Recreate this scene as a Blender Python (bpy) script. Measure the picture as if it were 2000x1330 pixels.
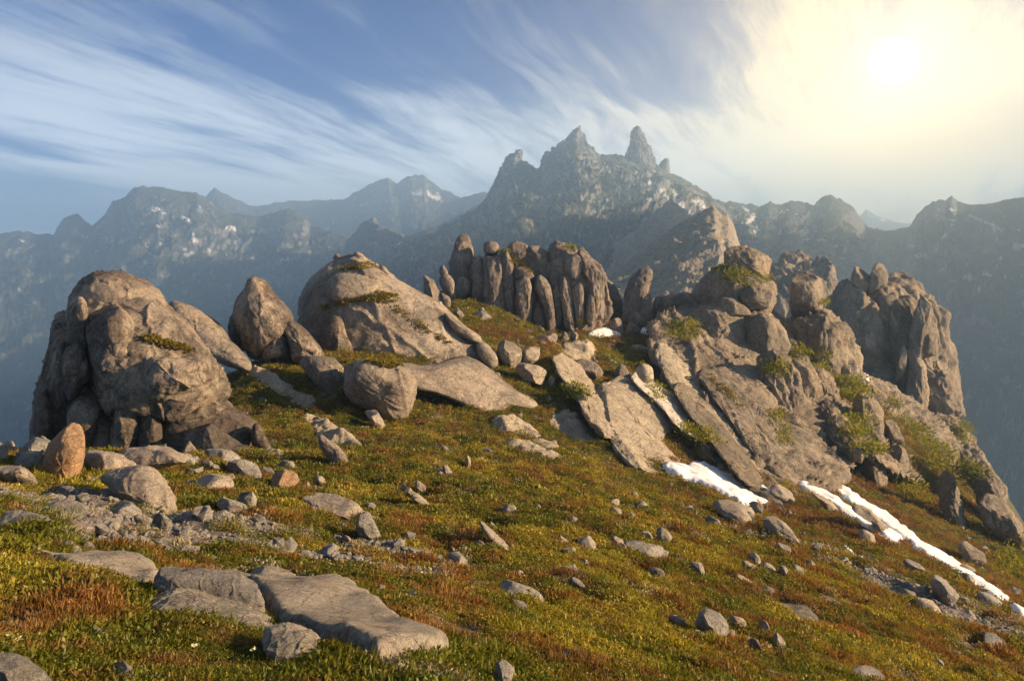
import bpy, math, random
import numpy as np
from mathutils import Vector

R = math.radians
random.seed(7)
rng = np.random.default_rng(11)
scene = bpy.context.scene
for o in list(bpy.data.objects):
    bpy.data.objects.remove(o)

# ------------------------------------------------------------------ camera
FPX, HY = 1500.0, 480.0            # focal length and horizon row for a 2000 x 1330 frame
cam_d = bpy.data.cameras.new('camera')
cam = bpy.data.objects.new('camera', cam_d)
scene.collection.objects.link(cam)
cam_d.sensor_width = 36.0
cam_d.lens = 36.0 * FPX / 2000.0
cam_d.shift_y = -(665.0 - HY) / 2000.0
cam_d.clip_start = 0.05
cam_d.clip_end = 60000
cam.location = (0, 0, 0)
cam.rotation_euler = (R(90), 0, 0)
scene.camera = cam

# ------------------------------------------------------------------ light
SUN_AZ, SUN_EL = 97.0, 17.0        # clockwise from the viewing direction, above the horizon
def dirvec(az, el):
    return Vector((math.sin(R(az)) * math.cos(R(el)), math.cos(R(az)) * math.cos(R(el)), math.sin(R(el))))
sd = bpy.data.lights.new('sun', 'SUN')
sd.energy = 5.0
sd.angle = R(0.6)
sd.color = (1.0, 0.70, 0.41)
sun = bpy.data.objects.new('sun', sd)
scene.collection.objects.link(sun)
sun.rotation_euler = dirvec(SUN_AZ, SUN_EL).to_track_quat('Z', 'Y').to_euler()

scene.view_settings.view_transform = 'Standard'
scene.view_settings.look = 'None'
scene.view_settings.gamma = 1.0
scene.view_settings.use_curve_mapping = False
scene.view_settings.exposure = 1.62
scene.render.engine = 'CYCLES'
scene.cycles.volume_bounces = 2
scene.cycles.max_bounces = 5
scene.cycles.transparent_max_bounces = 8
try:
    scene.cycles.volume_step_rate = 4.0
    scene.cycles.volume_max_steps = 64
except Exception:
    pass

class NT:
    """small helper for building node trees"""
    def __init__(s, tree):
        s.t = tree
        s.n = tree.nodes
        s.l = tree.links
    def node(s, kind, ins=None, **props):
        n = s.n.new(kind)
        for k, v in props.items():
            setattr(n, k, v)
        for k, v in (ins or {}).items():
            if isinstance(v, tuple) and len(v) == 2 and hasattr(v[0], 'outputs'):
                s.l.new(v[0].outputs[v[1]], n.inputs[k])
            elif hasattr(v, 'outputs'):
                s.l.new(v.outputs[0], n.inputs[k])
            else:
                n.inputs[k].default_value = v
        return n
    def math(s, op, a, b=0.0, c=None, clamp=False):
        ins = {0: a, 1: b}
        if c is not None:
            ins[2] = c
        return s.node('ShaderNodeMath', ins, operation=op, use_clamp=clamp)
    def vmath(s, op, a, b=(0, 0, 0), **kw):
        ins = {0: a}
        if op == 'SCALE':
            ins[3] = b
        else:
            ins[1] = b
        return s.node('ShaderNodeVectorMath', ins, operation=op, **kw)
    def mix(s, f, a, b, blend='MIX'):
        n = s.n.new('ShaderNodeMixRGB')
        n.blend_type = blend
        for k, v in (('Fac', f), ('Color1', a), ('Color2', b)):
            if isinstance(v, tuple) and len(v) == 2 and hasattr(v[0], 'outputs'):
                s.l.new(v[0].outputs[v[1]], n.inputs[k])
            elif hasattr(v, 'outputs'):
                s.l.new(v.outputs[0], n.inputs[k])
            elif isinstance(v, (int, float)):
                n.inputs[k].default_value = v
            else:
                n.inputs[k].default_value = (*v[:3], 1)
        return n
    def ramp(s, f, stops, interp='LINEAR'):
        n = s.n.new('ShaderNodeValToRGB')
        n.color_ramp.interpolation = interp
        el = n.color_ramp.elements
        while len(el) < len(stops):
            el.new(0.5)
        for e, (p, c) in zip(el, stops):
            e.position = p
            e.color = (*c, 1) if isinstance(c, tuple) else (c, c, c, 1)
        if isinstance(f, tuple):
            s.l.new(f[0].outputs[f[1]], n.inputs['Fac'])
        else:
            s.l.new(f.outputs[0], n.inputs['Fac'])
        return n
    def noise(s, vec, scale, detail=5, rough=0.55, dist=0.0):
        return s.node('ShaderNodeTexNoise', {'Vector': vec, 'Scale': scale, 'Detail': detail, 'Roughness': rough, 'Distortion': dist})

# ------------------------------------------------------------------ sky
SKYMUL = (0.03, 0.275, 0.64)
GLOW = Vector(((1745 - 1000) / FPX, 1.0, (HY - 120) / FPX)).normalized()   # where the sun breaks through the cloud
world = bpy.data.worlds.new('World')
scene.world = world
world.use_nodes = True
w = NT(world.node_tree)
w.n.clear()
co = w.node('ShaderNodeTexCoord')
dirn = (co, 'Generated')
sky = w.node('ShaderNodeTexSky', sky_type='NISHITA', sun_disc=False, sun_elevation=R(SUN_EL), sun_rotation=R(SUN_AZ),
             altitude=1500, air_density=1.0, dust_density=0.6, ozone_density=2.5)
sep = w.node('ShaderNodeSeparateXYZ', {0: dirn})
zc = w.math('MAXIMUM', (sep, 2), 0.0)
# the cirrus deck: the view direction carried up to a flat layer
den = w.math('ADD', zc, 0.16)
cx = w.math('DIVIDE', (sep, 0), den)
cy = w.math('DIVIDE', (sep, 1), den)
cv = w.node('ShaderNodeCombineXYZ', {0: cx, 1: cy})
warp = w.noise(cv, 0.40, 3, 0.5)
wv = w.vmath('SCALE', w.vmath('SUBTRACT', (warp, 'Color'), (0.5, 0.5, 0.5)), 0.70)
cvw = w.vmath('ADD', cv, wv)
def streak(ang, sx, sy, off, scale, detail, rough):
    mp = w.node('ShaderNodeMapping', {'Vector': cvw, 'Location': off, 'Rotation': (0, 0, R(ang)), 'Scale': (1 / sx, 1 / sy, 1)}, vector_type='TEXTURE')
    return w.noise(mp, scale, detail, rough, 0.35)
big = streak(62, 0.42, 1.1, (3.1, 1.7, 0), 0.80, 6, 0.58)
fine = streak(66, 0.30, 2.2, (0.4, 7.7, 0), 1.6, 12, 0.72)
patch = w.node('ShaderNodeTexNoise', {'Vector': w.node('ShaderNodeMapping', {'Vector': cv, 'Location': (5.3, 2.2, 0), 'Scale': (0.5, 0.5, 1)}), 'Scale': 0.75, 'Detail': 3.0})
cd = w.math('ADD', w.math('MULTIPLY', big, 0.50), w.math('ADD', w.math('MULTIPLY', fine, 0.42), w.math('MULTIPLY', patch, 0.52)))
dens = w.node('ShaderNodeMapRange', {'Value': cd, 'From Min': 0.63, 'From Max': 0.80, 'To Min': 0.0, 'To Max': 1.0}, interpolation_type='SMOOTHSTEP')
# angle to the sun
dt = w.vmath('DOT_PRODUCT', dirn, tuple(GLOW))
ang = w.math('ARCCOSINE', w.math('MINIMUM', (dt, 'Value'), 0.99999))
def bell(width, power=2.0):
    return w.math('POWER', 2.718, w.math('MULTIPLY', w.math('POWER', w.math('DIVIDE', ang, width), power), -1.0))
halo, wide, core, inner = bell(0.20, 1.4), bell(0.34), bell(0.009), bell(0.060, 1.4)
near = w.node('ShaderNodeMapRange', {'Value': cd, 'From Min': 0.52, 'From Max': 0.76, 'To Min': 0.0, 'To Max': 1.0})
dens2 = w.math('ADD', dens, w.math('MULTIPLY', wide, near), clamp=True)
# cloud thickens towards the horizon
hor = w.math('POWER', 2.718, w.math('MULTIPLY', zc, -13.0))
dens3 = w.math('ADD', w.math('MULTIPLY', dens2, 0.80), w.math('MULTIPLY', hor, 0.26), clamp=True)
high = w.node('ShaderNodeMapRange', {'Value': zc, 'From Min': 0.10, 'From Max': 0.34})
ccol = w.mix(high, (8.0, 8.8, 9.6), (1.6, 1.95, 2.4))
ccol = w.mix(wide, ccol, (10.5, 8.0, 4.5))
skyc = w.mix(1.0, sky, SKYMUL, 'MULTIPLY')
body = w.mix(dens3, skyc, ccol)
g1 = w.mix(1.0, body, w.mix(halo, (0, 0, 0), (1.5, .95, .35)), 'ADD')
g1 = w.mix(1.0, g1, w.mix(inner, (0, 0, 0), (5, 4.2, 2.8)), 'ADD')
g2 = w.mix(1.0, g1, w.mix(core, (0, 0, 0), (34000, 17500, 4600)), 'ADD')
bg = w.node('ShaderNodeBackground', {'Color': g2, 'Strength': 0.05})
out = w.node('ShaderNodeOutputWorld', {'Surface': bg})

# ------------------------------------------------------------------ noise (numpy)
_perm = np.random.default_rng(5).permutation(256)
_perm = np.concatenate([_perm, _perm, _perm])
_g = np.random.default_rng(6).normal(size=(256, 3))
_g /= np.linalg.norm(_g, axis=1)[:, None]
def gnoise(P):
    P = np.asarray(P, float)
    i = np.floor(P).astype(int)
    f = P - i
    u = f * f * f * (f * (f * 6 - 15) + 10)
    i &= 255
    res = 0
    for dx in (0, 1):
        wx = u[:, 0] if dx else 1 - u[:, 0]
        a = _perm[(i[:, 0] + dx) & 255]
        for dy in (0, 1):
            wy = u[:, 1] if dy else 1 - u[:, 1]
            b = _perm[(a + i[:, 1] + dy) & 255]
            for dz in (0, 1):
                wz = u[:, 2] if dz else 1 - u[:, 2]
                g = _g[_perm[(b + i[:, 2] + dz) & 255]]
                res = res + wx * wy * wz * (g[:, 0] * (f[:, 0] - dx) + g[:, 1] * (f[:, 1] - dy) + g[:, 2] * (f[:, 2] - dz))
    return res * 1.5
def fbm(P, octv=4, gain=0.5, lac=2.03):
    a, r, Q = 1.0, 0, np.asarray(P, float)
    for k in range(octv):
        r = r + a * gnoise(Q + 17.3 * k)
        a *= gain
        Q = Q * lac
    return r
def ridged(P, octv=4, gain=0.5, lac=2.1):
    a, r, Q, n = 1.0, 0, np.asarray(P, float), 0
    for k in range(octv):
        v = 1 - np.abs(gnoise(Q + 9.1 * k))
        r = r + a * v * v
        n += a
        a *= gain
        Q = Q * lac
    return r / n

# ------------------------------------------------------------------ objects
def link(o):
    scene.collection.objects.link(o)
    return o
def tag(o, label=None, cat=None, group=None, kind=None):
    for k, v in (('label', label), ('category', cat), ('group', group), ('kind', kind)):
        if v:
            o[k] = v
    return o
def mesh_data(name, V, quads=None, tris=None, smooth=True):
    me = bpy.data.meshes.new(name)
    V = np.ascontiguousarray(V, dtype=np.float32)
    nq = 0 if quads is None else len(quads)
    nt = 0 if tris is None else len(tris)
    me.vertices.add(len(V))
    me.vertices.foreach_set('co', V.ravel())
    idx = []
    if nq:
        idx.append(np.asarray(quads, np.int32).ravel())
    if nt:
        idx.append(np.asarray(tris, np.int32).ravel())
    idx = np.concatenate(idx)
    me.loops.add(len(idx))
    me.loops.foreach_set('vertex_index', idx)
    me.polygons.add(nq + nt)
    ls = np.concatenate([np.arange(nq) * 4, nq * 4 + np.arange(nt) * 3]).astype(np.int32)
    me.polygons.foreach_set('loop_start', ls)
    me.polygons.foreach_set('use_smooth', np.full(nq + nt, smooth))
    me.update(calc_edges=True)
    me.validate()
    return me
def add_obj(name, V, quads=None, tris=None, mat=None, parent=None, origin=None, smooth=True):
    V = np.asarray(V, float)
    if origin is not None:
        V = V - np.asarray(origin)
    me = mesh_data(name, V, quads, tris, smooth)
    o = link(bpy.data.objects.new(name, me))
    if mat:
        me.materials.append(mat)
    if parent is not None:
        o.parent = parent
    elif origin is not None:
        o.location = origin
    return o
def empty(name, loc):
    o = link(bpy.data.objects.new(name, None))
    o.location = loc
    o.empty_display_size = 0.3
    return o
def vattr(o, name, vals):
    a = o.data.attributes.new(name, 'FLOAT', 'POINT')
    a.data.foreach_set('value', np.asarray(vals, np.float32))
def cattr(o, name, rgb):
    a = o.data.attributes.new(name, 'FLOAT_COLOR', 'POINT')
    c = np.ones((len(rgb), 4), np.float32)
    c[:, :3] = rgb
    a.data.foreach_set('color', c.ravel())

# frame coordinates (2000 x 1330) of a point at distance Y, and enlarged crops used while tracing
def W(px, py, Y):
    return np.array([(px - 1000) / FPX * Y, Y, -(py - HY) / FPX * Y])
CROPS = {1: (0, 450, .376), 2: (500, 430, .376), 3: (1000, 430, .376), 4: (1400, 430, .376), 5: (0, 830, .376),
         6: (600, 830, .376), 7: (1200, 830, .4), 8: (800, 440, .25), 9: (1400, 320, .3008), 0: (0, 0, 1.0)}
def P(c, *xy):
    ox, oy, s = CROPS[c]
    a = np.array(xy, float).reshape(-1, 2)
    return a * s + (ox, oy)

def normals(V, Q):
    a, b, c, d = (V[Q[:, k]] for k in range(4))
    n = np.cross(c - a, d - b)
    N = np.zeros_like(V)
    for k in range(4):
        for ax in range(3):
            N[:, ax] += np.bincount(Q[:, k], n[:, ax], len(V))
    l = np.linalg.norm(N, axis=1)
    return N / np.maximum(l, 1e-9)[:, None]

def resample(pts, n, chaikin=2):
    p = np.asarray(pts, float)
    for _ in range(chaikin):
        q = np.roll(p, -1, 0)
        p = np.stack([p * .8 + q * .2, p * .2 + q * .8], 1).reshape(-1, 2)
    q = np.vstack([p, p[:1]])
    s = np.concatenate([[0], np.cumsum(np.linalg.norm(np.diff(q, axis=0), axis=1))])
    t = np.linspace(0, s[-1], n, endpoint=False)
    return np.stack([np.interp(t, s, q[:, 0]), np.interp(t, s, q[:, 1])], 1)

def seg_dist(p, line):
    line = np.asarray(line, float)
    best = np.full(len(p), 1e9)
    for a, b in zip(line[:-1], line[1:]):
        ab = b - a
        t = np.clip(((p - a) @ ab) / max(ab @ ab, 1e-9), 0, 1)
        best = np.minimum(best, np.linalg.norm(p - a - t[:, None] * ab, axis=1))
    return best

def grid_faces(n, m, wrap=True):
    """rings of n points, m of them; returns quads"""
    i = np.arange(m - 1)[:, None] * n
    j = np.arange(n if wrap else n - 1)[None, :]
    k = (j + 1) % n
    return np.stack([i + j, i + k, i + n + k, i + n + j], -1).reshape(-1, 4)

def rock_mesh(pts, Y, T=None, p=3.0, lean=0.0, amp=0.05, freq=1.0, flute=0.0, ff=5.0, cracks=(), seed=0, chaikin=2,
              detail=1.0, facet=0.0, side=0.0, fdir=(0, 0, 1), rough=1.0, joint=0.008, jfreq=1.0, grad=None, nfac=8, jdir=(.45, -.30, .85), tilt=(0, 0), grow=(1, 1)):
    """A solid rock body: its outline stands at distance Y (leaning back with height, or on the plane grad), the body bulges
    T metres to front and back; broad noise, flutes along fdir, flat facets, weathered joints and cut cracks shape it."""
    pts = np.asarray(pts, float)
    per = np.linalg.norm(pts - np.roll(pts, 1, 0), axis=1).sum()
    n = int(np.clip(per / 4.6 * detail, 20, 360))
    m = int(np.clip(n * 0.46, 11, 150)) | 1
    b = resample(pts, n, chaikin)
    a2 = np.roll(b, -1, 0)
    cr = b[:, 0] * a2[:, 1] - a2[:, 0] * b[:, 1]
    area = cr.sum() / 2
    c = np.array([((b[:, 0] + a2[:, 0]) * cr).sum(), ((b[:, 1] + a2[:, 1]) * cr).sum()]) / (6 * area)
    sz = math.sqrt(abs(area)) / FPX * Y
    if T is None:
        T = 0.5 * sz
    al = np.linspace(-math.pi / 2, math.pi / 2, m + 2)[1:-1]
    t = np.cos(al) ** (2 / p)
    d = np.sign(np.sin(al)) * np.abs(np.sin(al)) ** (2 / p)      # -1 front ... +1 back
    b = c + (b - c) * np.array(grow)
    ring = (c + (1 + .50 * facet - .35 * T / Y) * t[:, None, None] * (b - c)[None]).reshape(-1, 2)
    px = np.vstack([ring, c, c])
    dd_ = np.concatenate([np.repeat(d, n), [-1, 1]])
    gx, gy = grad if grad is not None else (side * Y / FPX, -lean * Y / FPX)
    Yp = Y + gx * (px[:, 0] - c[0]) + gy * (px[:, 1] - c[1])
    hx, hy = np.ptp(b[:, 0]) / 2, np.ptp(b[:, 1]) / 2
    Yp = Yp + tilt[0] * (px[:, 0] - c[0]) / hx + tilt[1] * (px[:, 1] - c[1]) / hy
    Yp = np.maximum(Yp, .25 * Y)
    V = np.c_[(px[:, 0] - 1000) / FPX * Yp, Yp, -(px[:, 1] - HY) / FPX * Yp]
    V = V + (dd_ * T)[:, None] * np.array([(c[0] - 1000) / FPX, 1.0, -(c[1] - HY) / FPX * .5])     # the body's depth axis points at the viewer's side
    cxw, cz = (c[0] - 1000) / FPX * Y, -(c[1] - HY) / FPX * Y
    Q = grid_faces(n, m)
    flip = area > 0
    if flip:
        Q = Q[:, ::-1]
    f, k = m * n, m * n + 1
    j = np.arange(n)
    jn = (j + 1) % n
    T1 = np.stack([np.full(n, f), jn, j], 1)
    T2 = np.stack([np.full(n, k), (m - 1) * n + j, (m - 1) * n + jn], 1)
    if flip:
        T1, T2 = T1[:, ::-1], T2[:, ::-1]
    so = np.array([seed * 3.7, seed * 1.3, seed * 2.1])
    if facet:
        r2 = np.random.default_rng(seed + 3)
        cen = np.array([cxw, Y, cz])
        ext = np.ptp(V, axis=0)
        for _ in range(nfac):
            nn = r2.normal(size=3) / ext * ext.mean()
            nn[1] = -abs(nn[1])
            nn /= np.linalg.norm(nn)
            s = (V - cen) @ nn
            cut = np.quantile(s, 1 - facet * r2.uniform(.4, 1.3))
            V = V - np.maximum(s - cut, 0)[:, None] * nn[None] * 0.92
    N = normals(V, Q)
    N[f] = (0, -1, 0)
    N[k] = (0, 1, 0)
    U = V / sz * freq
    h = fbm(U * 1.6 + so, 5, 0.46) * amp * .75
    if flute:
        fd = np.array(fdir, float)
        fd /= np.linalg.norm(fd)
        along = U @ fd
        U2 = (U - along[:, None] * fd) * ff + along[:, None] * fd * 0.35
        U2 = U2 + 0.5 * gnoise(U * 2 + so)[:, None]
        r = ridged(U2 + so, 3)
        h = h + flute * (r - 0.6)
    if joint:
        # joint sets: warped parallel planes; cracks where they cut the surface, blocks between them set in or out a little
        wv = fbm(U * 1.1 + so, 3) * .20 + .04 * fbm(U * 7 + so, 2)
        for q, (nn, sp) in enumerate(((jdir, .34), ((.95, .2, .25), .42), ((.2, .9, .35), .5), (jdir, .13))):
            nn = np.array(nn, float)
            nn = nn / np.linalg.norm(nn)
            s_ = (U @ nn) * jfreq / sp + wv * (1.0 + .5 * q) + seed * .37 + q * .21
            i_ = np.floor(s_).astype(int)
            f_ = s_ - i_
            near_ = np.where(f_ > .5, i_ + 1, i_)
            on = (_perm[(near_ * 7 + seed + 13 * q) & 255] / 255.0 > (.25 if q < 3 else .55)).astype(float)
            d_ = np.minimum(f_, 1 - f_) * sp / jfreq
            w_ = .014 if q < 3 else .008
            k_ = 1.0 if q < 3 else .45
            h = h - joint * 1.5 * k_ * on * np.exp(-(d_ / w_) ** 2)
            hv = _perm[(i_ * 11 + seed * 3 + q) & 255] / 255.0 - .5
            e_ = np.clip(np.minimum(f_, 1 - f_) * sp / jfreq / .03, 0, 1)
            h = h + joint * 1.2 * k_ * hv * e_
    h = h * sz
    h = h + rough * sz * 0.006 * fbm(U * 9 + so, 4, .6)
    V = V + N * h[:, None]
    front = np.clip((-N[:, 1] - .05) / .4, 0, 1)
    for line, wd, dp in cracks:
        jit = 2.5 * np.stack([fbm(np.c_[px / 14.0, np.zeros(len(px))], 2), fbm(np.c_[px / 14.0 + 40, np.zeros(len(px))], 2)], 1)
        dd = seg_dist(px + jit, line)
        V = V - N * (dp * np.exp(-(dd / wd) ** 2) * front)[:, None]
    return V, Q, np.vstack([T1, T2])

def part(parent, name, pts, Y, mat, **kw):
    V, Q, T3 = rock_mesh(pts, Y, **kw)
    return add_obj(name, V - np.array(parent.location), Q, T3, mat, parent)

# ------------------------------------------------------------------ the near ridge: a height field through surveyed points
CTRL = [W(*c) for c in [
    (0, 1330, 3.5), (500, 1330, 3.7), (1000, 1330, 4.4), (1250, 1330, 5.2), (1560, 1330, 9.0), (1800, 1330, 13), (2000, 1330, 16),
    (2000, 1190, 29), (1700, 1100, 29), (1300, 1000, 31), (1000, 1000, 20), (1000, 1150, 10.5), (1400, 1150, 16), (1000, 900, 32),
    (700, 950, 22), (700, 1050, 13), (400, 1100, 8.2), (200, 1040, 10), (100, 950, 15.5), (0, 885, 19), (400, 940, 19), (560, 880, 33),
    (250, 890, 34), (480, 720, 52), (700, 820, 44), (900, 850, 42), (1000, 780, 52), (1080, 700, 67), (950, 610, 80), (1100, 640, 86),
    (1250, 680, 82), (1300, 640, 92), (1350, 900, 52), (1500, 985, 46), (1750, 1050, 46), (1600, 880, 74), (1800, 1000, 66),
    (1900, 1000, 76), (2000, 1075, 66), (1750, 850, 124), (1880, 860, 132), (600, 690, 62), (850, 600, 84), (1400, 620, 105)]]
CTRL += [np.array(c, float) for c in [
    (-0.3, 0, -1.05), (-6, 0, -.1), (6, 0, -3.6), (0, -15, 2), (-30, -10, -2), (30, -10, -17), (14, 6, -8.2),
    (-20, 22, -11), (-32, 36, -26), (-60, 50, -62), (-40, 10, -16), (-80, 0, -55), (-34, 66, -24), (-60, 100, -75),
    (-20, 100, -22), (-10, 130, -48), (20, 135, -36), (50, 165, -55), (90, 175, -70), (100, 120, -90), (78, 90, -58),
    (90, 60, -88), (60, 40, -45), (70, 0, -55), (-60, 170, -110), (0, 220, -120), (120, 220, -150), (160, 140, -190), (150, 60, -180),
    (-120, 60, -120)]]
CTRL = np.array(CTRL)
def tps(r2):
    return 0.5 * r2 * np.log(np.maximum(r2, 1e-12))
def fit_tps(C, lam=1.5):
    xy = C[:, :2] / 50
    n = len(C)
    K = tps(((xy[:, None] - xy[None]) ** 2).sum(-1)) + np.eye(n) * lam * 1e-4
    Pm = np.c_[np.ones(n), xy]
    A = np.block([[K, Pm], [Pm.T, np.zeros((3, 3))]])
    return xy, np.linalg.solve(A, np.r_[C[:, 2], 0, 0, 0])
_txy, _tw = fit_tps(CTRL)
def _tps_eval(x, y):
    q = np.stack([np.ravel(x), np.ravel(y)], 1) / 50
    o = np.empty(len(q))
    for s in range(0, len(q), 60000):
        e = q[s:s + 60000]
        o[s:s + 60000] = tps(((e[:, None] - _txy[None]) ** 2).sum(-1)) @ _tw[:-3] + _tw[-3] + e @ _tw[-2:]
    return o
_gx, _gy = np.arange(-340, 341, 1.0), np.arange(-120, 341, 1.0)
_GXY = np.meshgrid(_gx, _gy)
_HB = _tps_eval(*_GXY).reshape(len(_gy), len(_gx))
def _bil(H, x, y):
    u = np.clip(np.asarray(x) - _gx[0], 0, len(_gx) - 1.001)
    v = np.clip(np.asarray(y) - _gy[0], 0, len(_gy) - 1.001)
    i, j = u.astype(int), v.astype(int)
    fu, fv = u - i, v - j
    return (H[j, i] * (1 - fu) + H[j, i + 1] * fu) * (1 - fv) + (H[j + 1, i] * (1 - fu) + H[j + 1, i + 1] * fu) * fv
def base_height(x, y):
    return _bil(_HB, np.ravel(np.asarray(x, float)), np.ravel(np.asarray(y, float)))
def _broad(x, y):
    r = np.hypot(x, y)
    Pn = np.c_[x, y, np.zeros_like(x)]
    z = np.clip((r - 5) / 40, 0, 1) * 0.55 * fbm(Pn / 6.0, 3)
    z = z + np.clip((x - 42) / 25, 0, 1) * np.clip((y - 50) / 20, 0, 1) * (5.0 * ridged(Pn / 16.0 + 2, 5) - 2.8)
    return z + np.clip((r - 60) / 60, 0, 1) * 2.5 * fbm(Pn / 22.0 + 5, 4)
_HR = _HB + _broad(_GXY[0].ravel(), _GXY[1].ravel()).reshape(_HB.shape)
def ground_z(x, y):
    x = np.ravel(np.asarray(x, float))
    y = np.ravel(np.asarray(y, float))
    r = np.hypot(x, y)
    Pn = np.c_[x, y, np.zeros_like(x)]
    return _bil(_HR, x, y) + 0.085 * fbm(Pn / 1.0, 3) * np.clip(r / 5, .4, 1.8)
_ts = np.geomspace(2.3, 260, 900)
def hit(px, py):
    """where the view ray through a frame point meets the ground"""
    d = np.array([(px - 1000) / FPX, 1.0, -(py - HY) / FPX])
    g = d[2] * _ts - _bil(_HR, d[0] * _ts, _ts)
    below = np.nonzero(g <= 0)[0]
    if len(below) == 0:
        return None
    k = below[0]
    if k == 0:
        return d * _ts[0]
    f = g[k - 1] / (g[k - 1] - g[k])
    return d * (_ts[k - 1] + f * (_ts[k] - _ts[k - 1]))
def hit_near(px, py):
    """the same, walking inwards and down when the ray passes over the ridge"""
    k = 0
    b = hit(px, py)
    while b is None and k < 60:
        k += 1
        b = hit(px * (1 - .008 * k) + 8 * k, py + 5 * k)
    return b

# ------------------------------------------------------------------ materials
def new_mat(name):
    m = bpy.data.materials.new(name)
    m.use_nodes = True
    t = NT(m.node_tree)
    t.n.clear()
    return m, t
def finish(t, col, rough=0.9, bump=None, spec=0.2, trans=None):
    b = t.node('ShaderNodeBsdfPrincipled', {'Roughness': rough, 'Specular IOR Level': spec})
    t.l.new(col.outputs[0], b.inputs['Base Color'])
    if bump is not None:
        t.l.new(bump.outputs[0], b.inputs['Normal'])
    t.node('ShaderNodeOutputMaterial', {'Surface': b})
    return b
def rock_mat(name, c1, c2, stain=(0.05, 0.045, 0.04), stain_amt=0.6, lichen=(0.30, 0.31, 0.22), lichen_amt=0.35, scale=1.0, bump=1.0, streak=0.5, warm=(0.27, 0.165, 0.09), warm_amt=0.3):
    """granite: two body tones, black water stains, lichen blots, mineral specks; scale 1 suits a rock about ten metres across"""
    m, t = new_mat(name)
    g = t.node('ShaderNodeNewGeometry')
    pos = (g, 'Position')
    v = t.vmath('SCALE', pos, scale)
    n1 = t.noise(v, 0.30, 7, .62, .4)
    col = t.mix(t.ramp(n1, [(.36, 0.0), (.64, 1.0)]), c1, c2)
    n5 = t.noise(t.vmath('ADD', v, (13, 5, 2)), 0.22, 5, .6, .8)
    col = t.mix(t.math('MULTIPLY', t.ramp(n5, [(.5, 0.0), (.68, 1.0)]), warm_amt), col, warm)
    mp = t.node('ShaderNodeMapping', {'Vector': v, 'Scale': (1.5, 1.5, 0.16)})
    n2 = t.noise(mp, 0.9, 6, .6, .6)
    n3 = t.noise(t.vmath('ADD', v, (3, 31, 9)), 0.20, 4, .6, .5)
    nfs = t.noise(v, 2.6, 8, .75)
    ssum = t.math('ADD', n3, t.math('ADD', t.math('MULTIPLY', t.math('SUBTRACT', n2, .5), .75 * streak), t.math('MULTIPLY', t.math('SUBTRACT', nfs, .5), .7)))
    st = t.ramp(ssum, [(.43, 0.0), (.48, .55), (.58, 1.0)])
    col = t.mix(t.math('MULTIPLY', st, stain_amt), col, stain)
    vo = t.noise(t.vmath('ADD', v, (7, 3, 1)), 2.4, 9, .75, .2)
    col = t.mix(t.math('MULTIPLY', t.ramp(vo, [(.53, 0.0), (.58, 1.0)]), lichen_amt), col, lichen)
    sp = t.noise(v, 24.0, 5, .78)
    col = t.mix(0.95, col, t.ramp(sp, [(.30, .38), (.50, .98), (.72, 1.7)]), 'MULTIPLY')
    sp2 = t.noise(v, 6.5, 6, .75)
    col = t.mix(0.8, col, t.ramp(sp2, [(.32, .55), (.50, 1.0), (.70, 1.4)]), 'MULTIPLY')
    nb1 = t.noise(v, 1.6, 9, .66, .3)
    nb2 = t.noise(v, 12.0, 7, .75)
    # hairline joints
    vj = t.vmath('ADD', v, t.vmath('SCALE', (t.noise(v, .9, 4, .6), 'Color'), 1.1))
    vor = t.node('ShaderNodeTexVoronoi', {'Vector': t.node('ShaderNodeMapping', {'Vector': vj, 'Rotation': (.3, .5, .2), 'Scale': (.8, .8, 1.6)}), 'Scale': .42}, feature='DISTANCE_TO_EDGE')
    jn = t.ramp((vor, 'Distance'), [(0.0, 0.0), (.022, 1.0)])
    b0 = t.node('ShaderNodeBump', {'Height': jn, 'Strength': 0.8 * bump, 'Distance': 0.12 / scale})
    b1 = t.node('ShaderNodeBump', {'Height': nb1, 'Strength': 0.8 * bump, 'Distance': 0.40 / scale, 'Normal': b0})
    b2 = t.node('ShaderNodeBump', {'Height': nb2, 'Strength': 0.75 * bump, 'Distance': 0.07 / scale, 'Normal': b1})
    finish(t, col, .92, b2)
    return m
M = {}
M['tor'] = rock_mat('granite_tor', (0.33, 0.265, 0.195), (0.235, 0.19, 0.145), stain=(0.068, 0.052, 0.043), stain_amt=.85, lichen_amt=.22)
M['dome'] = rock_mat('granite_dome', (0.37, 0.305, 0.23), (0.28, 0.23, 0.175), stain_amt=.5, lichen_amt=.22)
M['column'] = rock_mat('granite_columns', (0.29, 0.235, 0.185), (0.20, 0.162, 0.132), stain=(0.065, 0.055, 0.05), stain_amt=.6, lichen=(.30, .27, .22), lichen_amt=.35, scale=1.3, streak=.8)
M['cliff'] = rock_mat('granite_cliff', (0.31, 0.25, 0.175), (0.215, 0.175, 0.128), stain=(.075, .065, .055), stain_amt=.5, lichen_amt=.15, scale=.8, streak=.85)
M['slab'] = rock_mat('granite_pale_slab', (0.45, 0.375, 0.27), (0.35, 0.29, 0.21), stain_amt=.25, lichen_amt=.18, scale=1.2)
M['boulder'] = rock_mat('granite_boulder', (0.38, 0.315, 0.24), (0.28, 0.235, 0.185), stain=(.10, .09, .08), stain_amt=.3, lichen=(.36, .34, .26), lichen_amt=.4, scale=5.0, bump=1.2, streak=.1, warm=(.42, .31, .22), warm_amt=.35)
M['grey'] = rock_mat('granite_grey_boulder', (0.33, 0.295, 0.25), (0.235, 0.215, 0.185), stain=(.08, .078, .072), stain_amt=.45, lichen=(.34, .33, .26), lichen_amt=.5, scale=6.0, bump=1.3, streak=.1, warm_amt=.08)
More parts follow.
